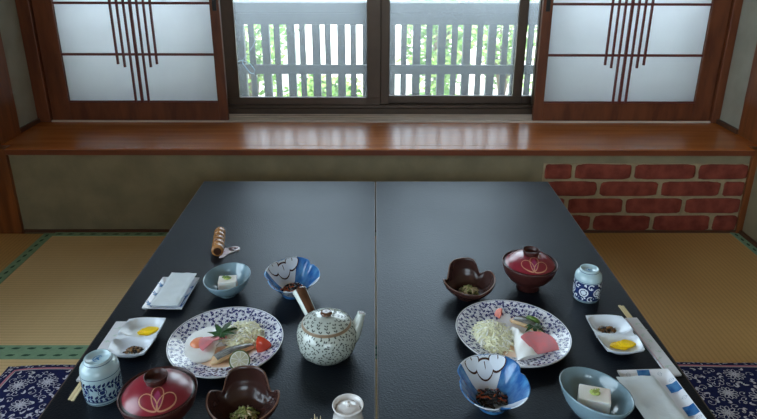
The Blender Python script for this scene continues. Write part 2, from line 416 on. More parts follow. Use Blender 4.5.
wb = struct('fill_window_rear', m, alu)  # unseen window behind the camera, added to give soft fill
m = MB(); m.box(-.41, 1.21, -2.548, -2.544, .54, 1.96); m.build('glass', glass, wb)

# corner posts
m = MB(); m.box(-1.60, -1.497, 2.548, 2.765, .365, 2.40); m.box(-1.60, -1.458, 2.548, 2.600, -.03, .365); struct('trim_1', m, post_wood, bevel=.003)
m = MB(); m.box(1.556, 1.64, 2.548, 2.775, .365, 2.40); m.box(1.513, 1.64, 2.548, 2.600, -.03, .365); struct('trim_2', m, post_wood, bevel=.003)
# window jambs
m = MB(); m.box(-1.515, -1.457, 2.955, 3.19, .366, 1.86); struct('trim_3', m, shoji_wood, bevel=.003)
m = MB(); m.box(1.528, 1.565, 2.955, 3.19, .366, 1.86); struct('trim_4', m, shoji_wood, bevel=.003)
m = MB(); m.box(-1.515, 1.565, 2.955, 3.07, 1.787, 1.86); struct('trim_5', m, shoji_wood, bevel=.003)
# little skirting along the alcove sides
m = MB(); m.box(-1.515, -1.503, 2.766, 2.965, .366, .384); struct('trim_6', m, dark_trim)
m = MB(); m.box(1.550, 1.565, 2.775, 2.965, .366, .384); struct('trim_7', m, dark_trim)
# skirting at the foot of the front and right walls
m = MB(); m.box(-1.457, 1.513, 2.556, YW, 0, .011); struct('baseboard_front', m, dark_trim)
m = MB(); m.box(1.523, XR, -2.48, 2.548, 0, .014); struct('baseboard_right', m, dark_trim)

# sill board
m = MB(); m.box(-1.4575, 1.5125, 2.546, 2.601, .339, .365); m.box(-1.515, 1.565, 2.600, 3.10, .339, .365)
s_ = struct('window_sill', m, sill_wood, bevel=.003)
m = MB(); m.box(-1.4575, 1.5125, 2.542, 2.5455, .341, .362); m.build('front_shade', mat('shaded sill front wood', S(116, 56, 30), .35, var=.2, vscale=6, stretch=(1, 6, 6)), s_, kind='structure')  # sill front's shade put into the colour of an added darker strip
m = MB()
m.box(-1.457, 1.528, 2.962, 3.088, .3651, .3685)
for y in (2.964, 3.006, 3.045, 3.082): m.box(-1.457, 1.528, y, y + .006, .3685, .3725)
struct('trim_8', m, track_wood)

# bricks let into the wall at the right
m = MB(); bx0, bx1 = .682, 1.512
m.box(bx0, bx1, YW - .004, YW, .003, .302, 1)
rows = [(.233, .302, (.682, .805, 1.045, 1.305, 1.512)), (.160, .228, (.682, .915, 1.165, 1.42, 1.512)), (.084, .155, (.682, .79, 1.03, 1.275, 1.512)), (.006, .079, (.682, .905, 1.155, 1.405, 1.512))]
r_ = random.Random(3)
for z0, z1, js in rows:
    for a, b in zip(js, js[1:]):
        a += .007; b -= .007
        if b > 1.5: b = 1.511
        n = 26; ring0 = []; ring1 = []; ring2 = []; cx, cz = (a + b) / 2, (z0 + z1) / 2; hx, hz = (b - a) / 2, (z1 - z0) / 2 - .002
        for i in range(n):
            t = 2 * PI * i / n; c, s = math.cos(t), math.sin(t); e = .28
            x = math.copysign(abs(c) ** e, c); z = math.copysign(abs(s) ** e, s)
            jx = r_.uniform(-.0025, .0015); jz = r_.uniform(-.002, .0012)
            ring0.append((cx + x * (hx + jx), YW - .004, cz + z * (hz + jz)))
            ring1.append((cx + x * (hx - .002 + jx), YW - .008, cz + z * (hz - .002 + jz)))
            ring2.append((cx + x * (hx - .007), YW - .010, cz + z * (hz - .007)))
        m.rings([ring0, ring1, ring2], 0, False, True, True)
struct('trim_9', m, [brick_m, mortar_m])
bpy.data.objects['trim_9']['label'] = 'red brick facing with sandy mortar below the right end of the sill'

# ------------------------------------------------------------------ window
m = MB()
m.box(-1.457, 1.528, 3.092, 3.19, .366, .398); m.box(-1.457, 1.528, 3.10, 3.19, .398, .412)
m.box(-1.457, 1.528, 3.092, 3.19, 1.80, 1.86); m.box(-1.457, -1.42, 3.092, 3.19, .40, 1.80); m.box(1.49, 1.528, 3.092, 3.19, .40, 1.80)
win = struct('window_1', m, alu, bevel=.002)
def sash(x0, x1, y, gl, gr):
    """one sliding sash: glass from gl to gr"""
    m = MB()
    m.box(x0, x1, y, y + .028, .412, .446); m.box(x0, x1, y, y + .028, 1.755, 1.80)
    m.box(x0, gl, y, y + .028, .446, 1.755); m.box(gr, x1, y, y + .028, .446, 1.755)
    o = m.build('sash', alu, win, bevel=.002)
    m = MB(); m.box(gl - .004, gr + .004, y + .012, y + .015, .44, 1.76); m.build('glass', glass, o)
    return o
sash(-.697, .030, 3.107, -.630, -.034)
sash(-.034, .697, 3.145, .070, .657)
sash(-1.42, -.66, 3.145, -1.37, -.71)
s4 = sash(.698, 1.49, 3.145, .700, 1.44)
m = MB(); m.box(.742, .79, 3.107, 3.140, .412, 1.80); m.build('stile', alu, s4, bevel=.002)
m = MB(); m.box(.03, .070, 3.12, 3.146, .412, 1.80); m.build('meeting_stile', alu, win, bevel=.002)

def shoji(x0, x1, cx, gl, gr, pull_x, label):
    y0, y1 = 2.974, 3.002; zb, zt = .3685, 1.785
    t = thing('shoji_screen', label, 'sliding screen', ((x0 + x1) / 2, 2.988, zb), group='shoji screens at the window')
    ox, oy, oz = t.location
    def B(mm, a, b, c, d, e, f, k=0): mm.box(a - ox, b - ox, c - oy, d - oy, e - oz, f - oz, k)
    for e_, f_ in ((zb, .452), (1.71, zt)):
        m = MB(); B(m, gl, gr, y0, y1, e_, f_); m.build('rail', shoji_wood, t, bevel=.002)
    for a, b in ((x0, gl), (gr, x1)):
        m = MB(); B(m, a, b, y0, y1, zb, zt); m.build('stile', shoji_wood, t, bevel=.002)
    m = MB()
    for z in (.664, .880, 1.095, 1.31, 1.525): B(m, gl, gr, y0 + .004, y0 + .016, z - .005, z + .005)
    B(m, gl, gr, y0 + .006, y0 + .016, .452, .458)
    for i, zz in zip(range(-3, 4), (.622, .609, .452, .452, .452, .609, .622)):
        x = cx + i * .0285; hw = .0056 if i == 0 else .0040
        B(m, x - hw, x + hw, y0 + .001, y0 + .013, zz, 1.71)
    m.build('lattice', shoji_wood_h, t)
    m = MB(); B(m, gl, gr, y0 + .017, y0 + .0185, .45, 1.712); m.build('paper', paper, t)
    m = MB(); B(m, pull_x - .009, pull_x + .009, y0 - .002, y0 + .002, .850, .935); m.build('finger_pull', alu_dark, t, bevel=.002)
shoji(-1.455, -.662, -1.042, -1.370, -.703, -.682, 'left shoji screen, red-brown frame with white paper and seven thin bars')
shoji(.722, 1.526, 1.106, .764, 1.447, .743, 'right shoji screen, standing above the brick part of the wall')

# ------------------------------------------------------------------ tatami
def tatami(x0, x1, y0, y1, ax, label, borders, grp='tatami mats on the floor'):
    cx, cy = (x0 + x1) / 2, (y0 + y1) / 2
    m = MB(); m.box(x0 - cx, x1 - cx, y0 - cy, y1 - cy, -.030, -.001)
    o = m.build('tatami_mat', tat_x if ax == 'x' else tat_y, None, (cx, cy, 0))
    tag(o, label, 'tatami mat', grp)
    for (a, b, c, d) in borders:
        m = MB(); m.box(a - cx, b - cx, c - cy, d - cy, -.0292, .0006)
        horiz = (b - a) > (d - c); L = (b - a) if horiz else (d - c); W = (d - c) if horiz else (b - a)
        def fn(u, v): return ((a - cx + u, c - cy + v, .0009) if horiz else (a - cx + v, c - cy + u, .0009))
        D = Deco(m, fn, 1); n = int(L / .046)
        for i in range(n):
            u = (i + .5) * L / n; v = W * .5
            D.disc(u, v, .011, n=8, ry=.0055); D.leaf(u - .013, v - .004, .6, .012, .006); D.leaf(u + .013, v + .004, PI + .6, .012, .006)
        m.build('border_cloth', [heri, heri_d], o)
    return o
tatami(-1.325, .44, 1.688, 2.556, 'x', 'tatami mat left of the tables, below the plain plaster wall', [(-1.325, .44, 2.522, 2.556), (-1.325, .44, 1.688, 1.722)])
tatami(-1.325, .44, .812, 1.687, 'x', 'tatami mat under the navy cushion left of the tables', [(-1.325, .44, 1.652, 1.687)])
tatami(-1.795, -1.326, .812, 2.546, 'y', 'narrow tatami mat in the far left corner beside the wooden post', [(-1.368, -1.326, .812, 2.546)])
tatami(.441, 1.522, .812, 2.556, 'y', 'tatami mat right of the tables, with its far end at the brick facing', [(1.490, 1.522, .812, 2.556)])
tatami(-1.795, 1.522, -2.47, .811, 'x', 'tatami mat below the near end of the tables', [])

# ------------------------------------------------------------------ cushions
def cushion(cx, cy, w, d, label, seed):
    r = random.Random(seed); H = .032
    def h(x, y):
        u, v = abs(x) / (w / 2), abs(y) / (d / 2); u = min(u, 1); v = min(v, 1)
        return .006 + H * ((1 - u ** 5) * (1 - v ** 5)) ** .55 + .0015 * math.sin(x * 21 + seed) * math.sin(y * 17)
    m = MB(); N = 40
    def pos(s): return math.sin((s - .5) * PI) * .5
    m.grid(lambda i, j: (pos(i) * w, pos(j) * d, h(pos(i) * w, pos(j) * d)), N, N)
    m.grid(lambda i, j: (pos(1 - i) * w, pos(j) * d, .001), N, N)
    m.rings([[(x, y, .001) for x, y in P4] for P4 in [[(-w / 2, -d / 2), (w / 2, -d / 2), (w / 2, d / 2), (-w / 2, d / 2)]]] + [[(-w / 2, -d / 2, .006), (w / 2, -d / 2, .006), (w / 2, d / 2, .006), (-w / 2, d / 2, .006)]], 0, smooth=False)
    fn = lambda x, y: (x, y, h(x, y) + .0012)
    D = Deco(m, fn, 1)
    e = .042
    a, b = w / 2 - e, d / 2 - e
    def seg(p, q, n=24): return [(p[0] + (q[0] - p[0]) * i / n, p[1] + (q[1] - p[1]) * i / n) for i in range(n)]
    def rect(a, b): return seg((-a, -b), (a, -b)) + seg((a, -b), (a, b)) + seg((a, b), (-a, b)) + seg((-a, b), (-a, -b))
    D.stroke(rect(a, b), .0075, 2, True); D.stroke(rect(a - .0065, b - .0065), .003, 3, True)
    ia, ib = a - .012, b - .012
    def inside(x, y, k=0): return abs(x) < ia - k and abs(y) < ib - k
    fl = []
    for _ in range(400):
        x, y = r.uniform(-ia, ia), r.uniform(-ib, ib)
        if inside(x, y, .032) and all(math.hypot(x - p, y - q) > .070 for p, q in fl): fl.append((x, y))
    for x, y in fl:                                    # chrysanthemum heads
        R = r.uniform(.024, .032); n = 11
        for i in range(n): D.petal_outline(x, y, 2 * PI * i / n + r.random() * .1, R, R * .42, .0020, k=5)
        for i in range(7): D.petal_outline(x, y, 2 * PI * i / 7, R * .55, R * .3, .0012, k=4)
        D.disc(x, y, R * .16)
    lv = []
    for _ in range(2500):                               # leaves and stems between them
        x, y = r.uniform(-ia, ia), r.uniform(-ib, ib)
        if not inside(x, y, .012): continue
        if any(math.hypot(x - p, y - q) < .034 for p, q in fl) or any(math.hypot(x - p, y - q) < .0145 for p, q in lv): continue
        lv.append((x, y)); an = r.uniform(0, 2 * PI)
        if r.random() < .6: D.leaf(x, y, an, .017, .0065); D.leaf(x, y, an + 1.0, .011, .0045)
        else: D.ring(x, y, .009, .0016, n=8, a0=an, a1=an + 4.2); D.leaf(x, y, an, .009, .004)
    for sgn in (-1, 1):                                # small leaves outside the line
        n = int(w / .016)
        for i in range(n):
            x = -w / 2 + .014 + i * (w - .028) / n
            for q in (.013, .026): D.leaf(x + r.uniform(-.004, .004), sgn * (d / 2 - q), r.uniform(0, 6.3), .012, .005)
        n = int(d / .016)
        for i in range(n):
            y = -d / 2 + .014 + i * (d - .028) / n
            for q in (.013, .026): D.leaf(sgn * (w / 2 - q), y + r.uniform(-.004, .004), r.uniform(0, 6.3), .012, .005)
    o = m.build('floor_cushion', [navy, lav, rose, white_line], None, (cx, cy, .0008))
    return tag(o, label, 'cushion', 'navy floor cushions beside the tables')
cushion(-.735, 1.315, .61, .58, 'navy flowered floor cushion with a pink line, on the mat left of the tables', 2)
cushion(.865, 1.325, .61, .58, 'navy flowered floor cushion with a pink line, on the mat right of the tables', 5)

# ------------------------------------------------------------------ tables
def table(x0, x1, label):
    y0, y1 = .62, 2.352; cx, cy = (x0 + x1) / 2, (y0 + y1) / 2; hx, hy = (x1 - x0) / 2, (y1 - y0) / 2
    t = thing('low_table', label, 'table', (cx, cy, 0), group='black low tables side by side')
    m = MB(); m.box(-hx + .002, hx - .002, -hy + .002, hy - .002, T - .028, T); m.build('table_top', table_top_m, t, bevel=.0012)
    m = MB(); z0, z1 = T - .027, T - .0006
    m.box(-hx, -hx + .002, -hy, hy, z0, z1); m.box(hx - .002, hx, -hy, hy, z0, z1); m.box(-hx, hx, -hy, -hy + .002, z0, z1); m.box(-hx, hx, hy - .002, hy, z0, z1)
    m.build('edge_band', table_edge_m, t)
    m = MB()
    for sx in (-1, 1): m.box(sx * (hx - .06) - .01, sx * (hx - .06) + .01, -hy + .1, hy - .1, T - .062, T - .0285)
    for sy in (-1, 1): m.box(-hx + .07, hx - .07, sy * (hy - .1) - .01, sy * (hy - .1) + .01, T - .062, T - .0285)
    m.build('apron', table_leg_m, t)
    for sx in (-1, 1):
        for sy in (-1, 1):
            m = MB(); m.tube([(sx * (hx - .06), sy * (hy - .13), .001), (sx * (hx - .06), sy * (hy - .13), T - .0625)], .015, 14); m.build('leg', table_leg_m, t)
table(-.6325, .0030, 'left black low table, carrying the teapot')
table(.0065, .6475, 'right black low table without a teapot, its far end near the brick facing')

# ------------------------------------------------------------------ tableware
def lathe_obj(name, prof, mats, parent=None, n=48, mf=None, warp=None, loc=(0, 0, 0), rz=0, **k):
    m = MB(); m.lathe(prof, n, mf=mf, warp=warp, **k); return m.build(name, mats, parent, loc, rz)

# --- big plate with violet-blue vine print
def make_plate(loc, rz, label):
    sx, sy = .945, 1.05; R = .131
    prof = [(0, .004), (.3, .004), (.55, .0045), (.66, .0095), (.80, .0155), (.97, .0225), (1, .0235)]
    def hz(q):
        q = min(q, 1)
        for (a, za), (b, zb) in zip(prof, prof[1:]):
            if q <= b: return za + (zb - za) * (q - a) / (b - a)
        return prof[-1][1]
    m = MB()
    P_ = [(.052, .0), (.056, .0), (.058, .003)] + [(R * q, z - .0035) for q, z in prof[3:]] + [(R * 1.008, .0225), (R * 1.004, .0245), (R, .0240)] + [(R * q, z) for q, z in prof[-2:0:-1]] + [(.001, .004)]
    m.lathe(P_, 72, sx=sx, sy=sy)
    D = Deco(m, lambda x, y: (x * R * sx, y * R * sy, hz(math.hypot(x, y)) + .0006), 1)
    r = random.Random(11)
    D.ring(0, 0, .985, .008, n=72)
    P0 = []
    for _ in range(9000):
        q = math.sqrt(r.uniform(.60 ** 2, .955 ** 2)); a = r.uniform(0, 2 * PI); x, y = q * math.cos(a), q * math.sin(a)
        if q < .66 and math.sin(9 * a) < .1: continue
        if all((x - u) ** 2 + (y - v) ** 2 > .064 ** 2 for u, v in P0): P0.append((x, y))
    for x, y in P0:
        an = r.uniform(0, 2 * PI); k = r.random()
        if k < .75:
            for d in (-.9, .1, 1.1): D.leaf(x, y, an + d, r.uniform(.046, .060), .026, k=4)
            D.stroke([(x - math.cos(an) * t, y - math.sin(an) * t + .008 * math.sin(t * 60)) for t in (0, .012, .024, .034)], .006)
        else:
            D.disc(x, y, .020, n=7); D.ring(x, y, .034, .007, n=9, a0=an, a1=an + 4)
    return tag(m.build('dinner_plate', [porc, plate_blue], None, loc, rz), label, 'plate', 'white plates with a violet-blue vine rim')
PLx, PLy = -.325, 1.257
PRx, PRy = .311, 1.291
make_plate((PLx, PLy, T), 0, 'vine-rimmed oval plate with a fried egg, tomato and maple leaf, left of the teapot')
make_plate((PRx, PRy, T), .3, 'vine-rimmed oval plate with cabbage and upright pink ham, on the right table')
PZ = T + .0048

# --- overturned tea cups
def make_cup(loc, rz, label, dense):
    z1 = .085
    prof = [(.0300, 0), (.0318, .002), (.0330, .015), (.0333, .05), (.0330, .062), (.0312, .071), (.0262, .0770), (.0232, .0785), (.0228, z1), (.0215, z1 + .0004), (.0203, z1), (.0196, .0800), (.001, .0806)]
    m = MB(); m.lathe(prof, 56, cap0=False)
    m.lathe([(.0300, 0), (.0285, .001), (.029, .06), (.02, .075), (.001, .076)], 40, cap0=False)
    rf = interp(prof[:10])
    def fn(u, v): a = u / .033; R = rf(v) + .0005; return (R * math.cos(a), R * math.sin(a), v)
    D = Deco(m, fn, 1); circ = 2 * PI * .033; r = random.Random(5 if dense else 4)
    for v in (.0045, .0585): D.stroke([(circ * i / 56, v) for i in range(56)], .0012, closed=False); D.stroke([(circ * i / 56 - circ / 56, v) for i in range(3)], .0012)
    if dense:                                     # blue ground with reserved white scrolls
        for i in range(28):
            u0 = circ * i / 28
            D.poly([(u0, .007), (u0 + circ / 28, .007), (u0 + circ / 28, .032), (u0 + circ / 28, .056), (u0, .056), (u0, .032)])
        fn2 = lambda u, v: tuple([c * (1 + .012) for c in fn(u, v)[:2]] + [v])
        E2 = Deco(m, fn2, 0)
        for k in range(6):
            u = circ * k / 6; v = .031
            E2.ring(u, v, .0100, .0032, m=2, n=18); E2.disc(u, v, .0058, m=2)
            for i in range(7): E2.leaf(u, v, 2 * PI * i / 7, .0082, .0035, m=2)
            for q in (.014, .048):
                E2.ring(u + circ / 12, q, .0065, .0026, m=2, n=12, a0=r.random() * 3, a1=5.5); E2.leaf(u + circ / 12, q, r.random() * 6, .009, .004, m=2); E2.leaf(u, q + .002, r.random() * 6, .008, .004, m=2); E2.leaf(u + .006, q, 2.2, .008, .004, m=2)
    else:                                          # running vine with leaves
        for k in range(7):
            u = circ * k / 7
            for v, s in ((.018, 1), (.042, -1)):
                D.stroke([(u + circ / 7 * i / 8, v + s * .005 * math.sin(2 * PI * i / 8)) for i in range(9)], .0013)
                for i in range(4):
                    x = u + circ / 7 * (i + .3) / 4
                    D.leaf(x, v, 1.1 + r.uniform(-.3, .3), .010, .0048); D.leaf(x + .001, v, -1.2 + r.uniform(-.3, .3), .009, .0044)
            D.disc(u + .008, .031, .0045, n=8); D.ring(u + .008, .031, .0068, .0012, n=12)
        D.stroke([(circ * i / 56, .0105) for i in range(57)], .0022)
    Deco(m, lambda x, y: (x, y, .0813), 1).ring(0, 0, .008, .0012, m=3, n=10, a0=.5, a1=4.5)
    D2 = Deco(m, lambda x, y: (x, y, .0813), 3); D2.leaf(-.006, -.002, .6, .013, .003); D2.leaf(.002, -.006, 1.9, .012, .003)
    for i in range(1): Deco(m, lambda u, v: ((.0229 + .0006) * math.cos(u), (.0229 + .0006) * math.sin(u), v), 1).stroke([(2 * PI * k / 40, .0800) for k in range(41)], .0012)
    o = m.build('tea_cup', [celadon, cobalt, porc_blue, cobalt_soft], None, loc, rz)
    return tag(o, label, 'cup', 'overturned tea cups')
make_cup((-.534, 1.095, T), .4, 'overturned tea cup with a pale leafy vine, beside the chopstick ends on the left', False)
make_cup((.535, 1.484, T), 1.0, 'overturned tea cup with a dark blue band of flowers, far end of the right table', True)

# --- lidded soup bowls
def make_soup(loc, rz, label):
    t = thing('soup_bowl', label, 'bowl', loc, rz, 'lidded lacquer soup bowls')
    prof = [(.027, 0), (.0285, .001), (.0275, .012), (.030, .017), (.048, .030), (.0605, .048), (.0655, .066), (.0668, .0725), (.0660, .0735), (.0645, .0725), (.062, .058), (.05, .036), (.03, .022), (.001, .02)]
    lathe_obj('bowl', prof, lacq_black, t, 64)
    # lid: dark rim, crimson dome, dark ring knob
    pd = [(.0632, .0665), (.0637, .0685), (.0622, .0700), (.0590, .0712), (.0530, .0785), (.0420, .0870), (.0300, .0925), (.0195, .0950)]
    m = MB(); m.lathe([(.060, .0655)] + pd + [(.001, .0955)], 64, cap0=False, mf=lambda i, j: 0 if i < 4 else 1)
    zf = [(r, z) for r, z in pd]
    def hz(q):
        for (a, za), (b, zb) in zip(zf[3:], zf[4:]):
            if b <= q <= a: return za + (zb - za) * (q - a) / (b - a)
        return zf[-1][1] if q < .02 else zf[3][1]
    D = Deco(m, lambda x, y: (x, y, hz(math.hypot(x, y)) + .0005), 2)
    for cxp, cyp, a0, sz in ((.004, -.054, 1.55, .036),):
        for k in range(5):
            an = a0 + (k - 2) * .88
            ok = [(cxp + math.cos(an) * sz * s, cyp + math.sin(an) * sz * s) for s in (.5, 1)]
            if math.hypot(*ok[0]) < .056:
                if k == 2: D.leaf(cxp, cyp, an, min(sz, .030), sz * .40, m=3, k=8)
                pts = []
                for i in range(24):
                    ph = 2 * PI * i / 24; p = sz / 2 * (1 - math.cos(ph)); q = sz * .30 * math.sin(ph) * (.7 + .4 * p / sz)
                    pts.append((cxp + math.cos(an) * p - math.sin(an) * q, cyp + math.sin(an) * p + math.cos(an) * q))
                pts = [(x * min(1, .0585 / max(math.hypot(x, y), 1e-6)), y * min(1, .0585 / max(math.hypot(x, y), 1e-6))) for x, y in pts]
                D.fn = lambda x, y: (x, y, hz(math.hypot(x, y)) + .0009)
                D.stroke(pts, .0019, 2, True)
    lid = m.build('lid', [lacq_dark, lacq_red, gold, petal_fill], t)
    lathe_obj('lid_knob', [(.0175, .0945), (.0180, .098), (.0200, .1045), (.0203, .1070), (.0195, .1078), (.0186, .1072), (.0178, .0985), (.0170, .0975), (.001, .0972)], lacq_black, lid, 40)
    return t
make_soup((-.394, 1.010, T), .22, 'lidded soup bowl with crimson lid and gold petals, beside the near left teacup')
make_soup((.3985, 1.535, T), -.12, 'lidded soup bowl with a crimson lid, at the far side of the right table')

# --- chocolate brown petal bowls
def make_petal_bowl(loc, rz, label, front=.62):
    base = [(.028, 0), (.030, .001), (.029, .009), (.033, .013)]
    outer = []
    for i in range(1, 13):
        t = i / 12; outer.append((.033 + (.0635 - .033) * math.sin(t * PI / 2) ** .9, .013 + .062 * t ** 1.35))
    inner = [(r - .0035, z + .0004) for r, z in reversed(outer)]
    prof = base + outer + [(outer[-1][0] - .0012, outer[-1][1] + .0012)] + inner + [(.020, .0125), (.001, .012)]
    keys = [(0, .64), (8, .67), (15, .64), (26, .50), (33, .42), (38, .62), (44, .88), (52, 1.03), (66, 1.09), (80, 1.10), (90, 1.09), (100, 1.10), (114, 1.09), (128, 1.03), (136, .88), (142, .62), (147, .42), (154, .50), (165, .64), (172, .67), (180, .64), (190, .60), (210, .53), (240, .44), (262, .37), (270, .35), (278, .37), (300, .44), (330, .55), (350, .60), (360, .64)]
    def k(a):     # how high the rim stands at this angle: a tall back petal, two side petals that fall away to the front
        d = math.degrees(a) % 360
        for (a0, h0), (a1, h1) in zip(keys, keys[1:]):
            if a0 <= d <= a1: t = (d - a0) / (a1 - a0); return h0 + (h1 - h0) * t
        return .5
    def warp(i, a, r, z):
        if z <= .0135: return (r * math.cos(a), r * math.sin(a), z)
        s = k(a); f = (z - .013) / .0632
        z2 = .013 + (z - .013) * s
        back = max(0, min(1, (math.sin(a) - .45) / .12))
        rr = r * (1 + .17 * f * abs(math.cos(a)) ** 2 * (1 - back) - .10 * f * (1 - back) - .14 * f * back) + .0007 * math.sin(f * 26)
        return (rr * math.cos(a), rr * math.sin(a), z2)
    nb = len(base) + len(outer)
    m = MB(); m.lathe(prof, 132, warp=warp, mf=lambda i, j: 1 if i in (nb - 1, nb) else 0)
    return tag(m.build('petal_bowl', [choco, choco_edge], None, loc, rz), label, 'bowl', 'brown petal-shaped bowls')
def strands(mb, n, R, z0, H, r, mats, L=(.012, .022), w=.0016, cx=0, cy=0, sy=1):
    for i in range(n):
        q = R * math.sqrt(r.random()); a = r.uniform(0, 2 * PI); x, y = cx + q * math.cos(a), cy + q * sy * math.sin(a)
        h = z0 + H * (1 - (q / R) ** 2) * r.uniform(.6, 1); t = r.uniform(0, 2 * PI); l = r.uniform(*L); c = r.uniform(-.9, .9); pts = []
        for j in range(5):
            s = j / 4 - .5; pts.append((x + math.cos(t + c * s) * l * s, y + math.sin(t + c * s) * l * s, max(z0, h + r.uniform(-.001, .001) - abs(s) * .006)))
        mb.tube(pts, w * r.uniform(.7, 1.3), 5, m=r.choice(mats))
make_petal_bowl((-.243, 1.022, T), 0, 'brown petal-shaped bowl of greens, in front of the plate with the fried egg')
make_petal_bowl((.2385, 1.492, T), .33, 'brown petal-shaped bowl of greens, behind the plate with the upright ham')
r = random.Random(21)
m = MB(); strands(m, 70, .022, .014, .016, r, (0, 0, 0, 1), w=.0017)
o = m.build('dressed_greens', [greens, greens_l], None, (-.241, 1.012, T)); tag(o, 'chopped dressed greens heaped in the near brown petal bowl', 'vegetables', kind='stuff')
m = MB(); strands(m, 60, .021, .014, .018, r, (0, 1, 1, 0), w=.0018)
o = m.build('dressed_greens', [greens, greens_l], None, (.2385, 1.484, T)); tag(o, 'pale dressed greens in the brown petal bowl at the far end', 'vegetables', kind='stuff')

# --- blue bowls with tofu
def make_blue_bowl(loc, rz, label):
    prof = [(.022, 0), (.024, .001), (.0235, .006), (.032, .010), (.045, .022), (.0535, .038), (.0575, .052), (.0578, .0545), (.0565, .0552), (.0550, .0535), (.050, .038), (.041, .022), (.028, .0115), (.001, .010)]
    def warp(i, a, r, z):
        f = max(0, (z - .008) / .047)
        return (r * math.cos(a) * (1 + .03 * f), r * math.sin(a) * (1 - .07 * f), z * (1 + .14 * f * math.cos(a - .9)))
    return tag(lathe_obj('small_bowl', prof, blue_glaze, None, 64, warp=warp, loc=loc, rz=rz), label, 'bowl', 'grey-blue bowls of tofu')
make_blue_bowl((-.371, 1.505, T), -.1, 'grey-blue bowl with tofu, beside the banded brown opener handle')
make_blue_bowl((.417, 1.036, T), 2.6, 'grey-blue bowl with tofu, nearest front of the right table')
def make_tofu(loc, rz, label, big):
    hx, hy, z0, z1 = (.0225, .018, .014, .043) if not big else (.029, .023, .017, .052)
    t = thing('tofu_block', label, 'tofu', loc, rz, 'white tofu blocks')
    m = MB(); m.box(-hx, hx, -hy, hy, z0, z1); m.build('tofu', tofu_m, t, bevel=.002)
    m = MB(); r = random.Random(3 if big else 9)
    m.lathe([(.0085, z1 - .0005), (.008, z1 + .003), (.005, z1 + .0048), (.001, z1 + .005)], 20, warp=lambda i, a, q, z: (q * math.cos(a) * 1.15 * (1 + .1 * math.sin(3 * a)), q * math.sin(a) * .85, z + .0004 * math.sin(7 * a + i)))
    for i in range(9 if not big else 22):
        x, y = r.uniform(-.008, .008), r.uniform(-.006, .006)
        if not big: m.lathe([(.0034, z1 + .003), (.0036, z1 + .0045), (.0022, z1 + .0048), (.0020, z1 + .0035)], 10, c=(x - .002, y, .0006 * i / 2), m=1)
        else: m.tube([(x, y, z1 + .004), (x + r.uniform(-.003, .003), y + r.uniform(-.003, .003), z1 + .006)], .0011, 5)
    m.build('topping', [wasabi, scallion], t)
    return t
make_tofu((-.370, 1.503, T), .12, 'white tofu block with green topping, in the bowl near the banded opener', False)
make_tofu((.413, 1.030, T), -.30, 'white tofu block with grated topping, in the nearest grey-blue bowl', True)
for (x, y, R, lab) in ((-.370, 1.505, .0285, 'dark soy sauce around the tofu in the far grey-blue bowl'), (.417, 1.036, .0295, 'dark soy sauce around the tofu in the nearest grey-blue bowl')):
    m = MB(); m.lathe([(R, .0138), (R - .001, .0146), (.001, .0147)], 40, sy=.94)
    tag(m.build('soy_sauce', soy, None, (x, y, T)), lab, 'sauce', 'soy sauce pools', kind='stuff')

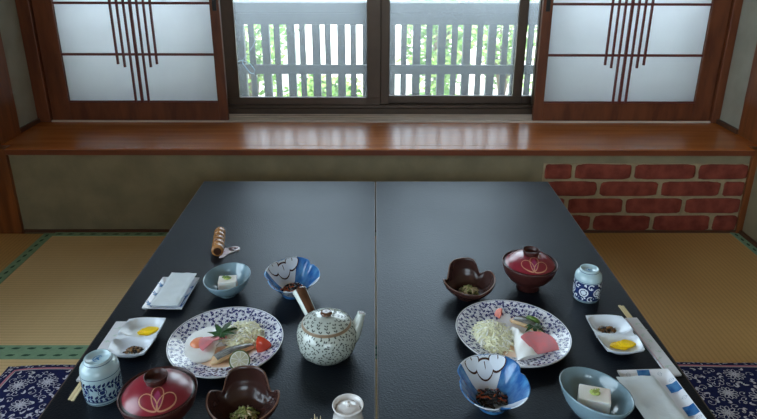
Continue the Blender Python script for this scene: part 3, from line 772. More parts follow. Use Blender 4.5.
# --- blue and white lobed bowls
def make_lobed(loc, rz, label):
    prof = [(.024, 0), (.026, .001), (.0255, .007), (.030, .011), (.041, .024), (.0525, .040), (.0625, .0545), (.0632, .0560), (.0620, .0566), (.0603, .0550), (.0500, .040), (.038, .024), (.026, .0125), (.001, .011)]
    def shape(a): return 1 + .085 * abs(math.cos(2 * (a - PI / 4))) ** .8 - .045 - .10 * math.exp(-((((a - PI / 4) % (PI / 2)) - PI / 4) / .10) ** 2) * 0
    def notch(a):
        n = 0
        for c in (.25, PI - .25, -PI / 2):
            d = (a - c + PI) % (2 * PI) - PI; n = max(n, math.exp(-(d / .13) ** 2))
        return n
    def warp(i, a, r, z):
        f = max(0, (z - .010) / .046); s = 1 + f * (shape(a) - 1) - .10 * f * notch(a)
        hz = 1 + f * (.16 * math.sin(a) - .06 * notch(a))
        return (r * s * math.cos(a), r * s * math.sin(a) * (1 - .08 * f), z * hz)
    def region(a):
        a %= 2 * PI; d = math.degrees(a)
        if 52 < d < 138: return 0
        if d < 52: return 1
        if 138 <= d < 205: return 1
        if 205 <= d < 225: return 1
        if 225 <= d < 262: return 0
        if 262 <= d < 282: return 1
        if 282 <= d < 318: return 0
        return 1
    n = 120
    m = MB(); m.lathe(prof, n, warp=warp, mf=lambda i, j: (region(2 * PI * j / n) if i >= 5 and i < 12 else (1 if i == 1 or (i == 4 and j % 30 < 12) else 0)))
    # flower outlines on the white field inside, and small marks outside
    inn = prof[8:13]
    def fin(u, v):   # u: angle, v: 0 rim .. 1 bottom along the inside wall
        v = min(max(v, 0), .999) * (len(inn) - 1); i = int(v); t = v - i
        r = inn[i][0] * (1 - t) + inn[i + 1][0] * t; z = inn[i][1] * (1 - t) + inn[i + 1][1] * t
        p = warp(0, u, r - .0012, z + .0008); return p
    D = Deco(m, fin, 2)
    def fl(u, v, ru, rv, mm, w): D.ring(u, v, ru, w, m=mm, n=22, ry=rv)
    for u, v, ru in ((PI / 2 + .46, .34, .25), (PI / 2 - .42, .36, .27), (PI / 2 + .02, .56, .34)):
        D.disc(u, v, ru * .98, m=0, n=18, ry=.22); fl(u, v, ru, .25, 2, .05)
        D.stroke([(u, v - .18), (u - .03, v - .02), (u, v + .06)], .03, 2); D.stroke([(u - .10, v), (u, v + .07), (u + .10, v)], .03, 2)
    for k in range(4): D.disc(PI / 2 - .1 + .08 * k, .04 + .04 * (k % 2), .07, m=1, n=8, ry=.06)
    for k in range(5): D.stroke([(PI / 2 + (k - 2) * .09, .08), (PI / 2 + (k - 2) * .16, .24)], .02, 1)
    out = prof[3:7]
    def fout(u, v):
        v = min(max(v, 0), .999) * (len(out) - 1); i = int(v); t = v - i
        r = out[i][0] * (1 - t) + out[i + 1][0] * t; z = out[i][1] * (1 - t) + out[i + 1][1] * t
        return warp(0, u, r + .0009, z - .0003)
    O = Deco(m, fout, 1)
    for k in range(8):
        u = 2 * PI * k / 8 + .2; O.ring(u, .4, .13, .03, m=2, n=10, ry=.2); O.disc(u + .3, .35, .06, m=1, n=6, ry=.1); O.leaf(u + .3, .5, 1.2, .25, .12, m=1)
    return tag(m.build('lobed_bowl', [porc_blue, cobalt_soft, ink_line], None, loc, rz), label, 'bowl', 'lobed blue-and-white bowls')
make_lobed((-.206, 1.505, T), .62, 'lobed blue-and-white bowl behind the teapot')
make_lobed((.2285, 1.066, T), .12, 'lobed blue-and-white bowl of hijiki, in front of the plate with the upright ham')
m = MB(); r = random.Random(31); strands(m, 80, .027, .014, .014, r, (0, 0, 0, 0, 0, 1), w=.0016, L=(.014, .026))
tag(m.build('simmered_hijiki', [hijiki, carrot], None, (.2285, 1.063, T)), 'black hijiki seaweed with carrot strips in the near lobed bowl', 'seaweed', kind='stuff')
m = MB(); strands(m, 60, .027, .014, .012, r, (0, 0, 1), w=.0016, L=(.014, .026))
tag(m.build('simmered_hijiki', [hijiki, carrot], None, (-.206, 1.503, T)), 'dark hijiki seaweed low in the lobed bowl behind the teapot', 'seaweed', kind='stuff')

# --- flat square plates and nori packets
def make_flat_plate(loc, rz, label, w, d, bars):
    e = .010
    m = MB()
    def H(x, y):
        q = max(abs(x) / (w / 2), abs(y) / (d / 2)); return .004 + max(0, (q - .72) / .28) ** 1.3 * .012
    m.grid(lambda i, j: ((i - .5) * w, (j - .5) * d, H((i - .5) * w, (j - .5) * d)), 24, 28)
    m.grid(lambda i, j: ((.5 - i) * w * .985, (j - .5) * d * .985, max(0, H((i - .5) * w, (j - .5) * d) - .0035)), 24, 28)
    c = [(-1, -1), (1, -1), (1, 1), (-1, 1)]; o_ = []; i_ = []
    def edge(s, z_): 
        pts = []
        for k in range(4):
            a, b = c[k], c[(k + 1) % 4]
            for t in range(12): pts.append(((a[0] + (b[0] - a[0]) * t / 12) * w / 2 * s, (a[1] + (b[1] - a[1]) * t / 12) * d / 2 * s, z_))
        return pts
    m.rings([edge(.985, .0125), edge(1, .016)], 0, smooth=False)
    fn = lambda x, y: (x, y, H(x, y) + .0007)
    D = Deco(m, fn, 1)
    if bars:        # broad blue bars across the raised edges, faint grey motifs between
        for x in (0,): 
            for sg in (-1, 1):
                D.poly([(x - .013, sg * d * .5 * .98), (x + .013, sg * d * .5 * .98), (x + .013, sg * d * .42), (x + .013, sg * d * .34), (x - .013, sg * d * .34), (x - .013, sg * d * .42)])
        for y in (-.040, .030):
            for sg in (-1, 1):
                D.poly([(sg * w * .5 * .98, y - .013), (sg * w * .5 * .98, y + .013), (sg * w * .42, y + .013), (sg * w * .30, y + .013), (sg * w * .30, y - .013), (sg * w * .42, y - .013)])
        for x, y in ((-.033, d * .44), (.033, d * .44), (w * .44, -.004), (w * .44, .052), (w * .44, -.062)):
            D.ring(x, y, .004, .0005, m=3, n=8); D.stroke([(x - .005, y), (x + .005, y)], .0006, 3)
    else:           # blue star-shaped leaves along the edges
        for sg in (-1, 1):
            for y in (-.048, .0, .045):
                for k in range(6): D.leaf(sg * w * .42, y, PI * k / 3 + .2, .0105, .005)
            for x in (-.022, .022):
                for k in range(6): D.leaf(x, sg * d * .44, PI * k / 3, .0085, .004)
        D.stroke([(w * .5 * .97, -d * .3), (w * .36, -d * .3), (w * .36, 0), (w * .5 * .97, .0)], .003, 1)
        for k in range(4): D.stroke([(w * .36, -d * .28 + k * .013), (w * .48, -d * .28 + k * .013 + .01)], .002, 1)
    return tag(m.build('flat_plate', [porc, cobalt_soft, ink_line, mat('faint grey blue line', S(150, 162, 180), .2)], None, loc, rz), label, 'plate', 'flat square-cornered plates')
make_flat_plate((-.507, 1.482, T), -.03, 'small flat plate with blue star leaves, under the packet left of the grey-blue bowl', .097, .158, False)
make_flat_plate((.5585, 1.073, T), .05, 'flat plate with broad blue bars, under the packet at the near right corner', .108, .165, True)
def make_packet(loc, rz, label, w, d, rot):
    t = thing('seaweed_packet', label, 'packet', loc, rz, 'wrapped seaweed packets')
    t.rotation_euler = rot
    m = MB()
    def z(i, j): 
        e = min(i, 1 - i, j, 1 - j); return .0012 + .0040 * min(1, e / .12) + .0013 * math.sin(i * 9 + 3 * math.sin(j * 7)) * math.sin(j * 13 + 2 * i)
    m.grid(lambda i, j: ((i - .5) * w, (j - .5) * d, z(i, j)), 20, 26); m.grid(lambda i, j: ((.5 - i) * w, (j - .5) * d, 0), 20, 26)
    m.rings([[(-w / 2, -d / 2, 0), (w / 2, -d / 2, 0), (w / 2, d / 2, 0), (-w / 2, d / 2, 0)], [(-w / 2, -d / 2, .0012), (w / 2, -d / 2, .0012), (w / 2, d / 2, .0012), (-w / 2, d / 2, .0012)]], smooth=False)
    m.build('wrapper', film, t)
    m = MB(); m.box(-w * .37, w * .37, -d * .39, d * .39, .0008, .0028); m.build('seaweed_sheet', mat('pale sheet under film', S(214, 222, 222), .7, .3, var=.15, vscale=50), t)
    return t
make_packet((-.505, 1.497, T + .0165), 0, 'cloudy wrapped seaweed packet, lying on the plate with star leaves', .067, .158, (.04, 0, -.06))
make_packet((.5355, 1.052, T + .0170), 0, 'cloudy wrapped seaweed packet, lying on the plate with blue bars', .080, .150, (.02, .03, .10))

# --- two-part dishes
def make_dish(loc, rz, label, flip):
    w, d = .090, .152
    m = MB()
    def outline(i, j):
        u, v = (i - .5) * 2, (j - .5) * 2
        k = lambda a, b: .12 if (a * flip > 0 and b > 0) else .40
        # blend the corner rounding so the edge stays smooth where the quarters meet
        cu = k(u, v) * min(1, abs(u * v) * 4) + .2 * (1 - min(1, abs(u * v) * 4))
        nick = 1 - .045 * math.exp(-((v * .5 - .02) / .07) ** 2)
        return u * w / 2 * math.sqrt(1 - cu * v * v / 2) * nick, v * d / 2 * math.sqrt(1 - cu * u * u / 2)
    def H(i, j):
        x, y = (i - .5) * 2, j * 2
        y = (y % 1 if j < 1 else 1) * 2 - 1
        q = (abs(x) ** 3.2 + abs(y) ** 3.2) ** (1 / 3.2); q = min(q, 1.0)
        z = .005 + .0155 * max(0, (q - .45) / .55) ** 1.6
        if .44 < j < .56: z = min(z, .0165)
        return z
    m.grid(lambda i, j: (*outline(i, j), H(i, j)), 36, 56)
    m.grid(lambda i, j: (-outline(i, 1 - j)[0] * .99 * -1 if 0 else outline(1 - i, j)[0] * .98, outline(1 - i, j)[1] * .98, max(0, H(1 - i, j) - .005 if max(abs(i - .5), abs(j - .5)) > .3 else 0)), 36, 56)
    pts = [(i / 36, 0) for i in range(36)] + [(1, j / 56) for j in range(56)] + [(1 - i / 36, 1) for i in range(36)] + [(0, 1 - j / 56) for j in range(56)]
    m.rings([[(outline(i, j)[0] * .98, outline(i, j)[1] * .98, H(i, j) - .005) for i, j in pts], [(*outline(i, j), H(i, j)) for i, j in pts]])
    return tag(m.build('divided_dish', porc_blue, None, loc, rz), label, 'dish', 'white two-part dishes')
make_dish((-.5255, 1.270, T + .0046), -.02, 'white two-part dish of pickles, left of the fried-egg plate', 1)
make_dish((.5385, 1.281, T + .0046), .02, 'white two-part dish of pickles, right of the plate with the upright ham', -1)
def pickle(x, y, rz, label, n, seed):
    r = random.Random(seed); m = MB()
    for k in range(n):
        cx, cy = (k - (n - 1) / 2) * .007, r.uniform(-.002, .002); z = .0055 + k * .0022; a = r.uniform(-.3, .3)
        R = []
        for zz, s in ((z, .9), (z + .001, 1), (z + .0042, 1), (z + .0052, .9)):
            R.append([(cx + math.cos(a + t) * .0165 * s * (1 + .05 * math.sin(5 * t + k)), cy + math.sin(a + t) * .0125 * s * (1 + .06 * math.sin(4 * t)), zz + .0012 * math.sin(t * 2 + k)) for t in [2 * PI * q / 22 for q in range(22)]])
        m.rings(R, 0, True, True)
    tag(m.build('yellow_pickle', yellow, None, (x, y, T + .0046), rz), label, 'pickle', 'yellow radish pickles')
pickle(-.511, 1.305, .1, 'yellow radish pickle in the two-part dish near the fried-egg plate', 3, 1)
pickle(.545, 1.245, 0, 'yellow radish pickle slices in the two-part dish on the right table', 4, 2)
for (x, y, lab, sd) in ((-.520, 1.232, 'brown simmered kelp in the two-part dish near the upturned cup on the left', 3), (.533, 1.313, 'brown simmered kelp in the two-part dish on the right table', 8)):
    m = MB(); r = random.Random(sd); strands(m, 46, .018, .006, .009, r, (0, 0, 1), L=(.008, .014), w=.0019, sy=.6)
    tag(m.build('simmered_kelp', [brown_food, hijiki], None, (x, y, T + .0046)), lab, 'relish', kind='stuff')

# --- chopsticks in paper sleeves
def make_chopsticks(loc, rz, label, reach):
    t = thing('chopsticks_in_sleeve', label, 'chopsticks', loc, rz, 'chopsticks in paper sleeves')
    for k, x in enumerate((-.0035, .0035)):
        m = MB(); L = .255; y0 = .118
        m.rings([[(x + sx * h, y0 - L * q + (.0 if k else .003) * q, .0016 + .0012 * sz) for sx, sz in ((-1, -1), (1, -1), (1, 1), (-1, 1))] for q, h in ((0, .0022), (.5, .0025), (1, .0030))], 0, True, True, smooth=False)
        m.build('chopstick', chop, t, rz=0.0)
    m = MB(); w = .0145
    m.box(-w, w, -.075, .15, .0, .0003); m.box(-w, w, -.075, .15, .0040, .0043); m.box(-w, -w + .0003, -.075, .15, 0, .0043); m.box(w - .0003, w, -.075, .15, 0, .0043)
    D = Deco(m, lambda x, y: (x, y, .0047), 1); r = random.Random(4)
    for k in range(8):
        x, y = r.uniform(-.010, .010), -.05 + k * .024
        for q in range(3): D.leaf(x, y, r.uniform(0, 6.3), .011, .003, m=1)
    D.stroke([(w - .002, -.069), (w - .002, .144)], .0018, 2)
    m.build('paper_sleeve', [sleeve, sleeve_green, sleeve_pink], t)
    return t
make_chopsticks((-.5915, 1.212, T), -.004, 'chopsticks in a paper sleeve half under the left two-part dish', 0)
make_chopsticks((.6150, 1.303, T), PI + .05, 'chopsticks in a paper sleeve half under the right two-part dish', 0)

# --- teapot
def make_teapot():
    t = thing('teapot', 'grey-green speckled teapot with a side handle, standing by the seam of the tables', 'teapot', (-.102, 1.240, T))
    prof = [(.043, 0), (.046, .001), (.0480, .004), (.0580, .014), (.0630, .028), (.0645, .044), (.0640, .060), (.0595, .0715), (.0535, .0775), (.0520, .0800), (.0500, .0805), (.048, .076), (.050, .06), (.045, .02), (.001, .01)]
    m = MB(); m.lathe(prof, 72, mf=lambda i, j: 2 if i in (8, 9, 10) else 0)
    rf = interp(prof[:9]); r = random.Random(12)
    def mk(rfun):
        def fn(u, v): a = u / .06; R = rfun(v) + .0006; return (R * math.cos(a), R * math.sin(a), v)
        return fn
    D = Deco(m, mk(rf), 1); circ = 2 * PI * .06
    for k in range(13):
        v = .007 + k * .0056; n = 44
        for i in range(n):
            u = circ * (i + r.random()) / n
            D.leaf(u, v + r.uniform(-.002, .001), r.uniform(.2, 2.9), .0056, .0030, k=4)
    m.build('body', [pot_m, pot_dash, pot_rim], t)
    pl = [(.0518, .0805), (.0522, .0820), (.0505, .0838), (.0405, .0900), (.0255, .0945), (.0120, .0965), (.001, .0967)]
    m = MB(); m.lathe([(.046, .0795)] + pl, 60, cap0=False, mf=lambda i, j: 2 if i < 3 else 0)
    def hz(q):
        for (a, za), (b, zb) in zip(pl, pl[1:]):
            if b <= q <= a: return za + (zb - za) * (q - a) / (b - a)
        return .0965
    D = Deco(m, lambda x, y: (x, y, hz(math.hypot(x, y)) + .0006), 1)
    for q, n in ((.045, 36), (.038, 30), (.031, 24), (.024, 18)):
        for i in range(n):
            a = 2 * PI * i / n + q * 40; D.leaf(q * math.cos(a), q * math.sin(a), a + (.9 if i % 2 else -.6), .0066, .0030, k=4)
    lid = m.build('lid', [pot_m, pot_dash, pot_rim], t)
    lathe_obj('lid_knob', [(.006, .096), (.0055, .098), (.0110, .100), (.0130, .1035), (.0115, .107), (.006, .1080), (.001, .1070)], pot_brown, lid, 28)
    # spout to the right, handle to the far left
    m = MB()
    pts = [(.050, .004, .038), (.058, .006, .050), (.0645, .009, .064), (.0695, .012, .078), (.0735, .014, .0900), (.0750, .0148, .0945)]
    m.tube(pts, [.0190, .0165, .0130, .0105, .0085, .0088], 20, up=(0, 1, 0)); m.tube([(.0748, .0146, .0942), (.0752, .0148, .0954)], .0062, 16, m=1, up=(0, 1, 0))
    m.build('spout', [pot_m, pot_brown], t)
    m = MB(); R = []
    A, B = Vector((-.032, .040, .060)), Vector((-.068, .090, .106))
    d = (B - A).normalized(); sd = d.cross(Vector((0, 0, 1))).normalized(); u2 = sd.cross(d)
    for q, rr in ((0, .0145), (.2, .014), (.5, .0145), (.8, .0158), (.96, .0168), (1, .0164), (1, .0125), (.7, .010)):
        R.append([A + (B - A) * q + sd * rr * math.cos(2 * PI * j / 24) + u2 * rr * .85 * math.sin(2 * PI * j / 24) for j in range(24)])
    m.rings(R, 0, False, True, mf=lambda i, j: 1 if (3 <= j <= 8 and i < 5) or i > 5 else 0)
    m.build('handle', [pot_m, pot_brown], t)
make_teapot()

# --- small lidded jar and toothpicks
t = thing('condiment_jar', 'small greyish-white lidded jar in front of the teapot, at the near edge', 'jar', (-.047, .985, T))
lathe_obj('body', [(.018, 0), (.022, .001), (.027, .010), (.0290, .026), (.0265, .042), (.0240, .050), (.0262, .058), (.0285, .0645), (.0280, .0655), (.0265, .0650), (.0235, .058), (.0215, .052), (.0215, .040), (.001, .03)], jar_m, t, 48)
ld = lathe_obj('lid', [(.0218, .0535), (.0226, .0550), (.0205, .0585), (.0130, .0615), (.006, .0625), (.001, .0628)], jar_m, t, 40)
lathe_obj('lid_knob', [(.0034, .0615), (.0032, .064), (.0044, .068), (.0040, .0715), (.001, .0725)], jar_m, ld, 20)
holder = MB(); holder.lathe([(.014, 0), (.016, .001), (.0175, .03), (.0165, .046), (.0150, .046), (.0155, .03), (.001, .006)], 32)
tag(holder.build('toothpick_holder', lacq_black, None, (-.099, .944, T)), 'small dark toothpick holder at the near edge, beside the jar', 'holder')
r = random.Random(2)
for k in range(6):
    a = k * 1.05; q = .004 if k else 0; x, y = q * math.cos(a), q * math.sin(a)
    m = MB(); m.tube([(0, 0, .007), (x * 1.5, y * 1.5, .058 + r.uniform(-.002, .002)), (x * 1.6, y * 1.6, .066 + r.uniform(-.003, .003))], [.001, .001, .0004], 6)
    tag(m.build('toothpick', chop, None, (-.099 + x, .944 + y, T)), 'pale toothpick standing in the dark holder at the near edge', 'toothpick', 'toothpicks in the dark holder')

# --- banded opener
t = thing('bottle_opener', 'banded brown bamboo handle with a small pinkish-white opener, far left of the left table', 'opener', (-.452, 1.775, T), 0)
m = MB(); L = .158; pr = []
A, B = Vector((-.013, .078, .0176)), Vector((.009, -.062, .0176)); n = 5
ax = (B - A); steps = []
for k in range(n):
    for q, rr in ((.0, .0135), (.08, .0168), (.5, .0176), (.90, .0168), (1.0, .0135)): steps.append(((k + q) / n, rr, 1 if q in (.0, 1.0) else 0))
d = ax.normalized(); sd = d.cross(Vector((0, 0, 1))).normalized(); R = []
for q, rr, b in steps: R.append([A + ax * q + sd * rr * math.cos(2 * PI * j / 28) + Vector((0, 0, 1)) * rr * math.sin(2 * PI * j / 28) for j in range(28)])
m.rings(R, 0, True, True, mf=lambda i, j: 1 if steps[i][1] < .0140 else 0)
c0 = A + ax * 1.0; E_ = []
for rr, off in ((.0135, 0), (.0110, .0006), (.0065, .0008)): E_.append([c0 + d * off + sd * rr * math.cos(2 * PI * j / 28) + Vector((0, 0, 1)) * rr * math.sin(2 * PI * j / 28) for j in range(28)])
m.rings(E_, 0, False, True, mf=lambda i, j: 1 if i else 0)
m.build('handle', [bamboo, bamboo_d], t)
m = MB(); D = Deco(m, lambda x, y: (x, y, .0030), 0)
pts = [(.012, -.060), (.019, -.052), (.024, -.036), (.033, -.028), (.036, -.020), (.030, -.012), (.022, -.012), (.012, -.018)]
def slab(pts, z0, z1, mm=0):
    m.rings([[(x, y, z0) for x, y in pts], [(x, y, z1) for x, y in pts]], mm, True, True, smooth=False)
slab([(.014, -.070), (.026, -.066), (.034, -.046), (.050, -.030), (.042, -.002), (.018, -.006), (.018, -.030)], .0005, .0028)
m.lathe([(.0165, .0005), (.0165, .0028), (.0065, .0028), (.0065, .0005), (.0165, .0005)], 26, c=(.046, -.012, 0), cap0=False, cap1=False)
D.stroke([(.012, -.060), (.016, -.045), (.023, -.028)], .0022, 1); D.ring(.046, -.012, .010, .0018, m=1, n=18, a0=.3, a1=3.4)
m.build('opener_end', [pinkmetal, pinkmark], t)

# ------------------------------------------------------------------ food on the plates
def blob(name, pts_r, cx, cy, z0, h, m_, label, cat, k=1, group=None, dome=.5, mb=None, mi=0):
    """flat irregular slab: radii given round the circle"""
    m = mb or MB(); n = 48; q = len(pts_r)
    def rad(t):
        f = t / (2 * PI) * q; i = int(f) % q; u = f - int(f); u = u * u * (3 - 2 * u); return pts_r[i] * (1 - u) + pts_r[(i + 1) % q] * u
    R = []
    for s, z in ((.96, 0), (1, h * .35), (.97, h * .7), (.88, h * .95), (.6, h * (1 + dome * .5)), (.25, h * (1 + dome)), (.02, h * (1 + dome))):
        R.append([(cx + rad(2 * PI * j / n) * s * math.cos(2 * PI * j / n), cy + rad(2 * PI * j / n) * s * math.sin(2 * PI * j / n), z0 + z) for j in range(n)])
    m.rings(R, mi, True, True)
    return m
# left plate
ox, oy = PLx, PLy
t = thing('fried_egg', 'fried egg with a filmed orange yolk, on the plate left of the teapot', 'egg', (ox - .058, oy - .002, PZ))
m = blob('', [.036, .045, .062, .078, .060, .046, .038, .034, .038, .052, .068, .066, .044], 0, 0, .001, .008, None, '', '', dome=.15); m.build('egg_white', egg_white, t)
m = MB(); m.lathe([(.0205, .007), (.020, .011), (.0160, .0155), (.009, .0180), (.001, .0185)], 36); m.build('yolk', yolk_m, t)
def cabbage(loc, rx, ry, H, label, seed, n=230):
    r = random.Random(seed); m = MB()
    m.lathe([(.9, 0), (.86, H * .3), (.6, H * .62), (.3, H * .74), (.02, H * .76)], 24, warp=lambda i, a, q, z: (q * rx * math.cos(a), q * ry * math.sin(a), z))
    for i in range(n):
        q = math.sqrt(r.random()); a = r.uniform(0, 2 * PI); x, y = q * rx * math.cos(a), q * ry * math.sin(a)
        h = H * (.12 + .85 * (1 - q ** 2)) ; t = r.uniform(0, 2 * PI); l = r.uniform(.018, .034); c = r.uniform(-2.2, 2.2); pts = []
        for j in range(6):
            s = j / 5 - .5; pts.append((x + math.cos(t + c * s) * l * s, y + math.sin(t + c * s) * l * s, max(.001, h + .003 * math.cos(s * 5 + i) - abs(s) * .006)))
        m.tube(pts, .0017 * r.uniform(.7, 1.4), 5, m=r.choice((0, 0, 1)), flat=.5)
    return tag(m.build('shredded_cabbage', [cab_m, cab_w], None, loc), label, 'cabbage', kind='stuff')
cabbage((ox + .030, oy + .038, PZ), .046, .056, .026, 'shredded pale cabbage behind the maple leaf on the left plate', 3)
m = MB()   # ham, a soft half round over the egg
def ham_fn(i, j, o=0):
    a = .05 + i * 3.6; q = j
    return (q * .031 * math.cos(a), q * .030 * math.sin(a), .0205 - .004 * q + .0035 * q * math.sin(a * 3 + .6) + o)
m.grid(ham_fn, 28, 8, mf=lambda i, j: 0); m.grid(lambda i, j: ham_fn(1 - i, j, -.0022), 28, 8)
tag(m.build('ham_slice', [ham_m, ham_rim], None, (ox - .024, oy - .014, PZ + .004), .5), 'folded pink ham slice lying over the fried egg yolk', 'ham')
# maple leaf
m = MB(); vs = [(0, 0)]; out = []
lobes = [(-2.35, .5), (-1.5, .72), (-.75, .95), (0, 1.12), (.75, .95), (1.5, .72), (2.35, .5)]
for i, (a, l) in enumerate(lobes):
    out += [(a - .375, .34), (a - .20, l * .58), (a, l), (a + .20, l * .58)]
out.append((lobes[-1][0] + .3, .20))
def mz(x, y): return .0265 + .16 * math.hypot(x, y) * .35 - .0 + .0015 * math.sin(60 * x)
pts = [(math.cos(PI / 2 + a) * l * .050, math.sin(PI / 2 + a) * l * .050) for a, l in out]
k = len(pts)
top = [(0, 0, .0245)] + [(x, y, .0245 + .0035 * math.sin(50 * (x + y)) - .05 * math.hypot(x, y)) for x, y in pts]
m.add(top, [(0, 1 + i, 1 + (i + 1) % k) for i in range(k)]); m.add([(x, y, z - .0006) for x, y, z in top], [(0, 1 + (i + 1) % k, 1 + i) for i in range(k)])
m.tube([(0, 0, .0243), (.006, -.022, .0225)], .0007, 6)
tag(m.build('maple_leaf', maple, None, (ox - .012, oy + .012, PZ + .003), -.25), 'green pointed maple leaf lying between the ham and the cabbage', 'leaf')
# grilled fish
def fish(loc, rz, label, L=.098, W=.030):
    t = thing('grilled_fish', label, 'fish', loc, rz)
    m = MB(); R = []; Q = []
    for i in range(17):
        s = i / 16; x = (s - .5) * L; w_ = (.35 + .65 * min(1, s / .12)) * W / 2 * (.55 + .75 * math.sin(PI * (.12 + .75 * (1 - s)))) * (.65 + .35 * (1 - s)); h = (.4 + .6 * min(1, s / .15)) * .017 * (.45 + .55 * math.sin(PI * (.15 + .7 * (1 - s))))
        b = .004 * math.sin(s * PI)
        R.append([(x, b + w_ * math.cos(2 * PI * j / 18), h * .5 + h * .5 * math.sin(2 * PI * j / 18) + .0005) for j in range(18)])
    m.rings(R, 0, True, True, mf=lambda i, j: 1 if 1 <= j <= 6 and i > 1 else 0)
    m.build('flesh', [fish_flesh, fish_skin], t)
fish((ox + .020, oy - .038, PZ), .66, 'grilled fish piece with silvery dark skin, between maple leaf and lime', L=.100, W=.029)
# lime slice, leaning
m = MB(); R_ = .0215
m.lathe([(R_, -.004), (R_ + .0004, 0), (R_, .004)], 36, cap0=True, cap1=True, mf=lambda i, j: 0)
D = Deco(m, lambda x, y: (x, y, .0045), 1); D.disc(0, 0, .0195, m=2, n=28)
D = Deco(m, lambda x, y: (x, y, .0049), 1)
for k in range(9):
    a = 2 * PI * k / 9; pts = [(math.cos(a + .1) * .002, math.sin(a + .1) * .002)] + [(math.cos(a + q) * .0172, math.sin(a + q) * .0172) for q in (.06, .2, .35, .5, .63)]
    D.poly(pts)
tag(m.build('lime_slice', [lime_rind, lime_flesh, cab_w], None, (ox + .044, oy - .076, PZ + .0155), rot=(.80, 0, .2)), 'cut green lime slice leaning near the grilled fish', 'lime')
# tomato wedge
def wedge(loc, rot, label, s=1):
    m = MB()
    def sk(i, j): a = (i - .5) * 1.5; b = (j - .5) * PI * .92; return (s * .024 * math.cos(b) * math.cos(a), s * .024 * math.cos(b) * math.sin(a), s * .026 * math.sin(b))
    m.grid(sk, 12, 14, m=0)
    for e in (0, 1): m.grid(lambda i, j: (sk(e, j)[0] * i, sk(e, j)[1] * i, sk(e, j)[2]) if e == 0 else (sk(e, j)[0] * (1 - i), sk(e, j)[1] * (1 - i), sk(e, j)[2]), 4, 14, m=1)
    return tag(m.build('tomato_wedge', [tomato_m, tomato_in], None, loc, rot=rot), label, 'tomato')
wedge((ox + .078, oy - .010, PZ + .018), (.35, .35, -1.0), 'red tomato wedge at the right edge of the left plate', 1.05)
# dressing pooled on the plate
m = blob('', [.05, .042, .05, .045, .055, .04, .052], 0, 0, 0, .0006, None, '', '', dome=.1)
tag(m.build('dressing', sauce_m, None, (ox + .005, oy - .048, PZ + .0006)), 'peach-coloured dressing pooled in front of the fish on the left plate', 'dressing', kind='stuff')
# right plate
ox, oy = PRx, PRy
cabbage((ox - .045, oy - .004, PZ), .046, .066, .030, 'shredded pale cabbage at the left of the right plate', 5, 260)
m = blob('', [.05, .042, .05, .045, .055, .04, .052], 0, 0, 0, .0006, None, '', '', dome=.1)
tag(m.build('dressing', sauce_m, None, (ox - .030, oy - .050, PZ + .0006)), 'peach-coloured dressing under the cabbage on the right plate', 'dressing', kind='stuff')
t = thing('fried_egg', 'folded fried egg standing behind the ham on the right plate', 'egg', (ox + .012, oy - .040, PZ))
m = MB()
def eg(i, j): 
    wd = .016 + .042 * j; x = -.012 - .006 * j + wd * i; y = .062 - .122 * j + .02 * i * j; z = .002 + (.010 + .012 * math.sin(PI * (.1 + .8 * j))) * math.sin(PI * (.06 + .8 * i)) ** .6 + .0012 * math.sin(j * 19 + i * 7); return (x, y, z)
m.grid(eg, 16, 20); m.grid(lambda i, j: (eg(1 - i, j)[0], eg(1 - i, j)[1], .0008), 16, 20)
m.rings([[(eg(*p)[0], eg(*p)[1], .0008) for p in [(i / 16, 0) for i in range(16)] + [(1, j / 20) for j in range(20)] + [(1 - i / 16, 1) for i in range(16)] + [(0, 1 - j / 20) for j in range(20)]],
         [eg(*p) for p in [(i / 16, 0) for i in range(16)] + [(1, j / 20) for j in range(20)] + [(1 - i / 16, 1) for i in range(16)] + [(0, 1 - j / 20) for j in range(20)]]])
m.build('egg_white', egg_white, t)
m = MB()   # ham fan: a half round leaning on the egg
n = 26
def hm(i, j, o=0):
    a = .25 + i * 2.25; q = j; return (.046 * q * math.cos(a) , .058 * q * math.sin(a), .006 + .024 * q * math.sin(a) * .9 + .003 * math.sin(a * 3) * q + o)
m.grid(lambda i, j: hm(i, j), n, 8, mf=lambda i, j: 1 if j > .95 and i < .3 else 0); m.grid(lambda i, j: hm(1 - i, j, -.0022), n, 8)
tag(m.build('ham_slice', [ham_m, ham_rim], None, (ox + .038, oy - .086, PZ + .010), -.18), 'broad pink ham slice leaning on the folded egg', 'ham')
fish((ox + .040, oy + .046, PZ), -.75, 'grilled fish piece at the far side of the right plate, beside green leaf', L=.080, W=.034)
m = MB(); vsn = [(x * .95, y * .95) for x, y in pts] if 0 else None
for a0, l0 in ((.3, .036), (-.5, .034), (-1.3, .030), (1.1, .030), (1.9, .024), (-2.1, .022)):
    b = [(0, 0, .020), (math.cos(a0 - .3) * l0 * .5, math.sin(a0 - .3) * l0 * .5, .024), (math.cos(a0) * l0, math.sin(a0) * l0, .016), (math.cos(a0 + .3) * l0 * .5, math.sin(a0 + .3) * l0 * .5, .022)]
    m.add(b, [(0, 1, 2, 3)]); m.add([(x, y, z - .0006) for x, y, z in b], [(3, 2, 1, 0)])
tag(m.build('maple_leaf', maple, None, (ox + .052, oy + .016, PZ), -1.2), 'green maple leaf drooping beside the fish on the right plate', 'leaf')
wedge((ox - .012, oy + .082, PZ + .010), (.3, .3, 1.9), 'small red tomato wedge showing behind the cabbage on the right plate', .62)
# lime half behind
m = MB(); m.lathe([(.0165, -.004), (.0168, 0), (.0165, .004)], 30, mf=lambda i, j: 0)
Deco(m, lambda x, y: (x, y, .0045), 2).disc(0, 0, .0148, m=1, n=24)
tag(m.build('lime_slice', [lime_rind, lime_flesh], None, (ox + .058, oy + .052, PZ + .0135), rot=(-.9, 0, -.7)), 'green lime slice at the far side of the right plate', 'lime')

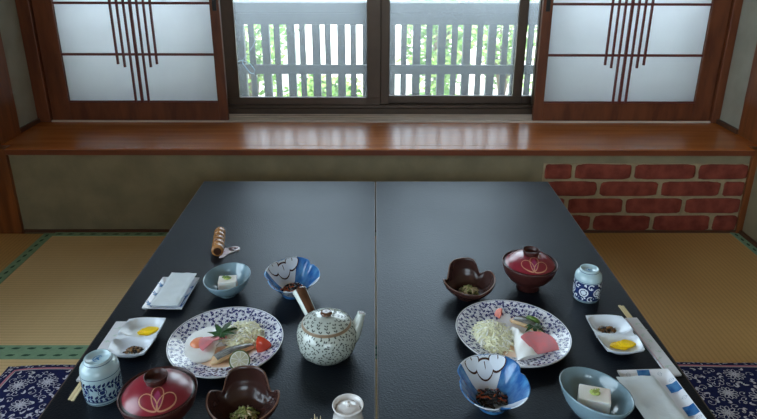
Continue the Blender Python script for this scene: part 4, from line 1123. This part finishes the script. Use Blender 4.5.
# ------------------------------------------------------------------ outdoors
m = MB(); m.box(-8, 8, 3.2, 16, -.75, -.60); struct('ground', m, mat('pale gravel', S(205, 200, 188), .95, .1, var=.25, vscale=5))
m = MB(); m.box(-2.3, 2.3, 3.2, 3.75, -.42, -.35); struct('balcony_floor', m, mat('grey balcony deck', S(120, 118, 112), .8))
t = thing('balcony_railing', 'grey timber balcony railing of upright boards beyond the window', 'railing', (0, 3.55, -.35))
KR = .8875
def RB(m, a, b, c, d, e, f): m.box(a * KR, b * KR, c * KR - 3.55, d * KR - 3.55, max(0.001, 1.14 + (e - 1.14) * KR + .35), 1.14 + (f - 1.14) * KR + .35)
m = MB(); RB(m, -2.4, 2.4, 3.93, 4.075, .742, .803); m.build('cap_rail', rail_paint, t, bevel=.006)
m = MB(); RB(m, -2.4, 2.4, 3.955, 4.04, .679, .742); m.build('top_rail', rail_paint, t, bevel=.003)
for z0, z1 in ((.396, .449), (-.30, -.25)):
    m = MB(); RB(m, -2.4, 2.4, 3.955, 3.984, z0, z1); m.build('cross_rail', rail_paint, t, bevel=.003)
for k in range(-16, 15):
    x = .250 + k * .148
    m = MB(); RB(m, x - .023, x + .023, 4.012, 4.058, -.55, .70); m.build('board', rail_paint, t, bevel=.002)
    x += .071
    m = MB(); RB(m, x - .017, x + .017, 3.985, 4.005, -.55, .70); m.build('board', rail_paint, t, bevel=.002)
m = MB(); pts = [(-.770, 3.945, .478), (-.765, 3.942, .46), (-.745, 3.945, .43), (-.725, 3.942, .405), (-.705, 3.945, .400), (-.700, 3.945, .425), (-.72, 3.943, .455), (-.748, 3.946, .470)]
f_ = lambda L: [(x * KR, y * KR, 1.14 + (z - 1.14) * KR) for x, y, z in L]
m.tube(f_(pts), .0024, 8); m.tube(f_([(-.80, 3.948, .468), (-.77, 3.943, .478), (-.74, 3.948, .468)]), .0026, 8); m.tube(f_([(-.765, 3.942, .478), (-.700, 3.946, .56), (-.672, 3.95, .62)]), .0012, 6)
tag(m.build('cord', cord_m), 'pale blue cord looped over the railing, far left of the window', 'cord')
m = MB(); m.box(-1.15, .25, -.05, .05, 0, 1.75); m.box(-1.18, .28, -.08, .08, 1.75, 1.82)
tag(m.build('garden_wall', mat('white render', S(240, 240, 236), .9, .1), None, (-.0, 7.6, -.60), 0), 'white rendered garden wall seen between the railing boards', 'wall')
def shrub(x, y, w_, h_, seed, label, n=1500):
    r = random.Random(seed); t = thing('shrub', label, 'shrub', (x, y, -.60), 0, 'shrubs beyond the balcony')
    m = MB()
    for k in range(7):
        a = r.uniform(0, 2 * PI); q = r.uniform(.1, .4) * w_
        m.tube([(0, 0, 0), (q * .4 * math.cos(a), q * .4 * math.sin(a), h_ * .4), (q * math.cos(a), q * math.sin(a), h_ * .85)], [.02, .012, .005], 6)
    m.build('stem', stem_m, t)
    m = MB()
    for i in range(n):
        while 1:
            p = Vector((r.uniform(-1, 1), r.uniform(-1, 1), r.uniform(-1, 1)))
            if .3 < p.length < 1: break
        q = .8 + .3 * math.sin(5 * p.x + seed) * math.sin(4 * p.z + p.y * 3)
        c = Vector((p.x * w_ / 2 * q, p.y * w_ / 2.4 * q, h_ * .52 + p.z * h_ * .5 * q)); c.z = max(.02, c.z)
        a = Vector((r.uniform(-1, 1), r.uniform(-1, 1), r.uniform(-.6, .6))).normalized(); b = a.cross(Vector((r.uniform(-1, 1), r.uniform(-1, 1), r.uniform(-1, 1)))).normalized()
        l, ww = r.uniform(.035, .065), r.uniform(.014, .024)
        m.add([c - a * l, c + b * ww, c + a * l, c - b * ww], [(0, 1, 2, 3)], r.choice((0, 0, 1)))
    m.build('foliage', [leaf_a, leaf_b], t)
for i, (x, y, w_, h_, lab) in enumerate([(-2.1, 6.4, 1.3, 1.6, 'leafy green shrub beyond the left end of the railing'), (-1.25, 6.9, 1.1, 1.7, 'leafy green shrub seen through the left pane beside the white wall'),
        (.60, 6.3, .85, 1.6, 'leafy green shrub seen just right of the window centre'), (1.42, 7.4, 1.05, 1.75, 'leafy green shrub seen through the middle of the right pane'), (2.15, 6.2, 1.1, 1.7, 'leafy green shrub seen at the right end of the railing'),
        (-.45, 6.2, 1.1, .62, 'low leafy shrub in front of the white garden wall'), (.42, 5.1, .8, .7, 'low leafy shrub behind the railing under the window centre')]):
    shrub(x, y, w_, h_, 40 + i, lab)

# ------------------------------------------------------------------ thrown and pressed ware is slightly deeper than wide
bpy.context.view_layer.update()
GROW = {'soup_bowl': 1.05, 'lobed_bowl': 1.09, 'small_bowl.001': 1.13, 'tea_cup': 1.09}
DEEP = ('soup_bowl', 'petal_bowl', 'small_bowl', 'lobed_bowl', 'tea_cup', 'teapot', 'condiment_jar')
seen = set()
def refit(root, o):
    if o.type == 'MESH' and o.data.name not in seen:
        seen.add(o.data.name)
        g = GROW.get(root.name, GROW.get(root.name.split('.')[0], 1) if root.name.split('.')[0] == 'lobed_bowl' or root.name.split('.')[0] == 'soup_bowl' else 1)
        M = (root.matrix_world.inverted() @ o.matrix_world)
        Rm = root.matrix_world.to_3x3().to_4x4()
        dy, dz = (1.22, .90) if root.name.split('.')[0] in ('small_bowl', 'lobed_bowl') else (1.10, .96)
        Sm = Matrix.Diagonal((g, g * dy, g * dz, 1))
        o.data.transform(M.inverted() @ Rm.inverted() @ Sm @ Rm @ M)
    for c in children(o): refit(root, c)
for o in list(C.objects):
    if o.parent is None and o.name.split('.')[0] in DEEP: refit(o, o)
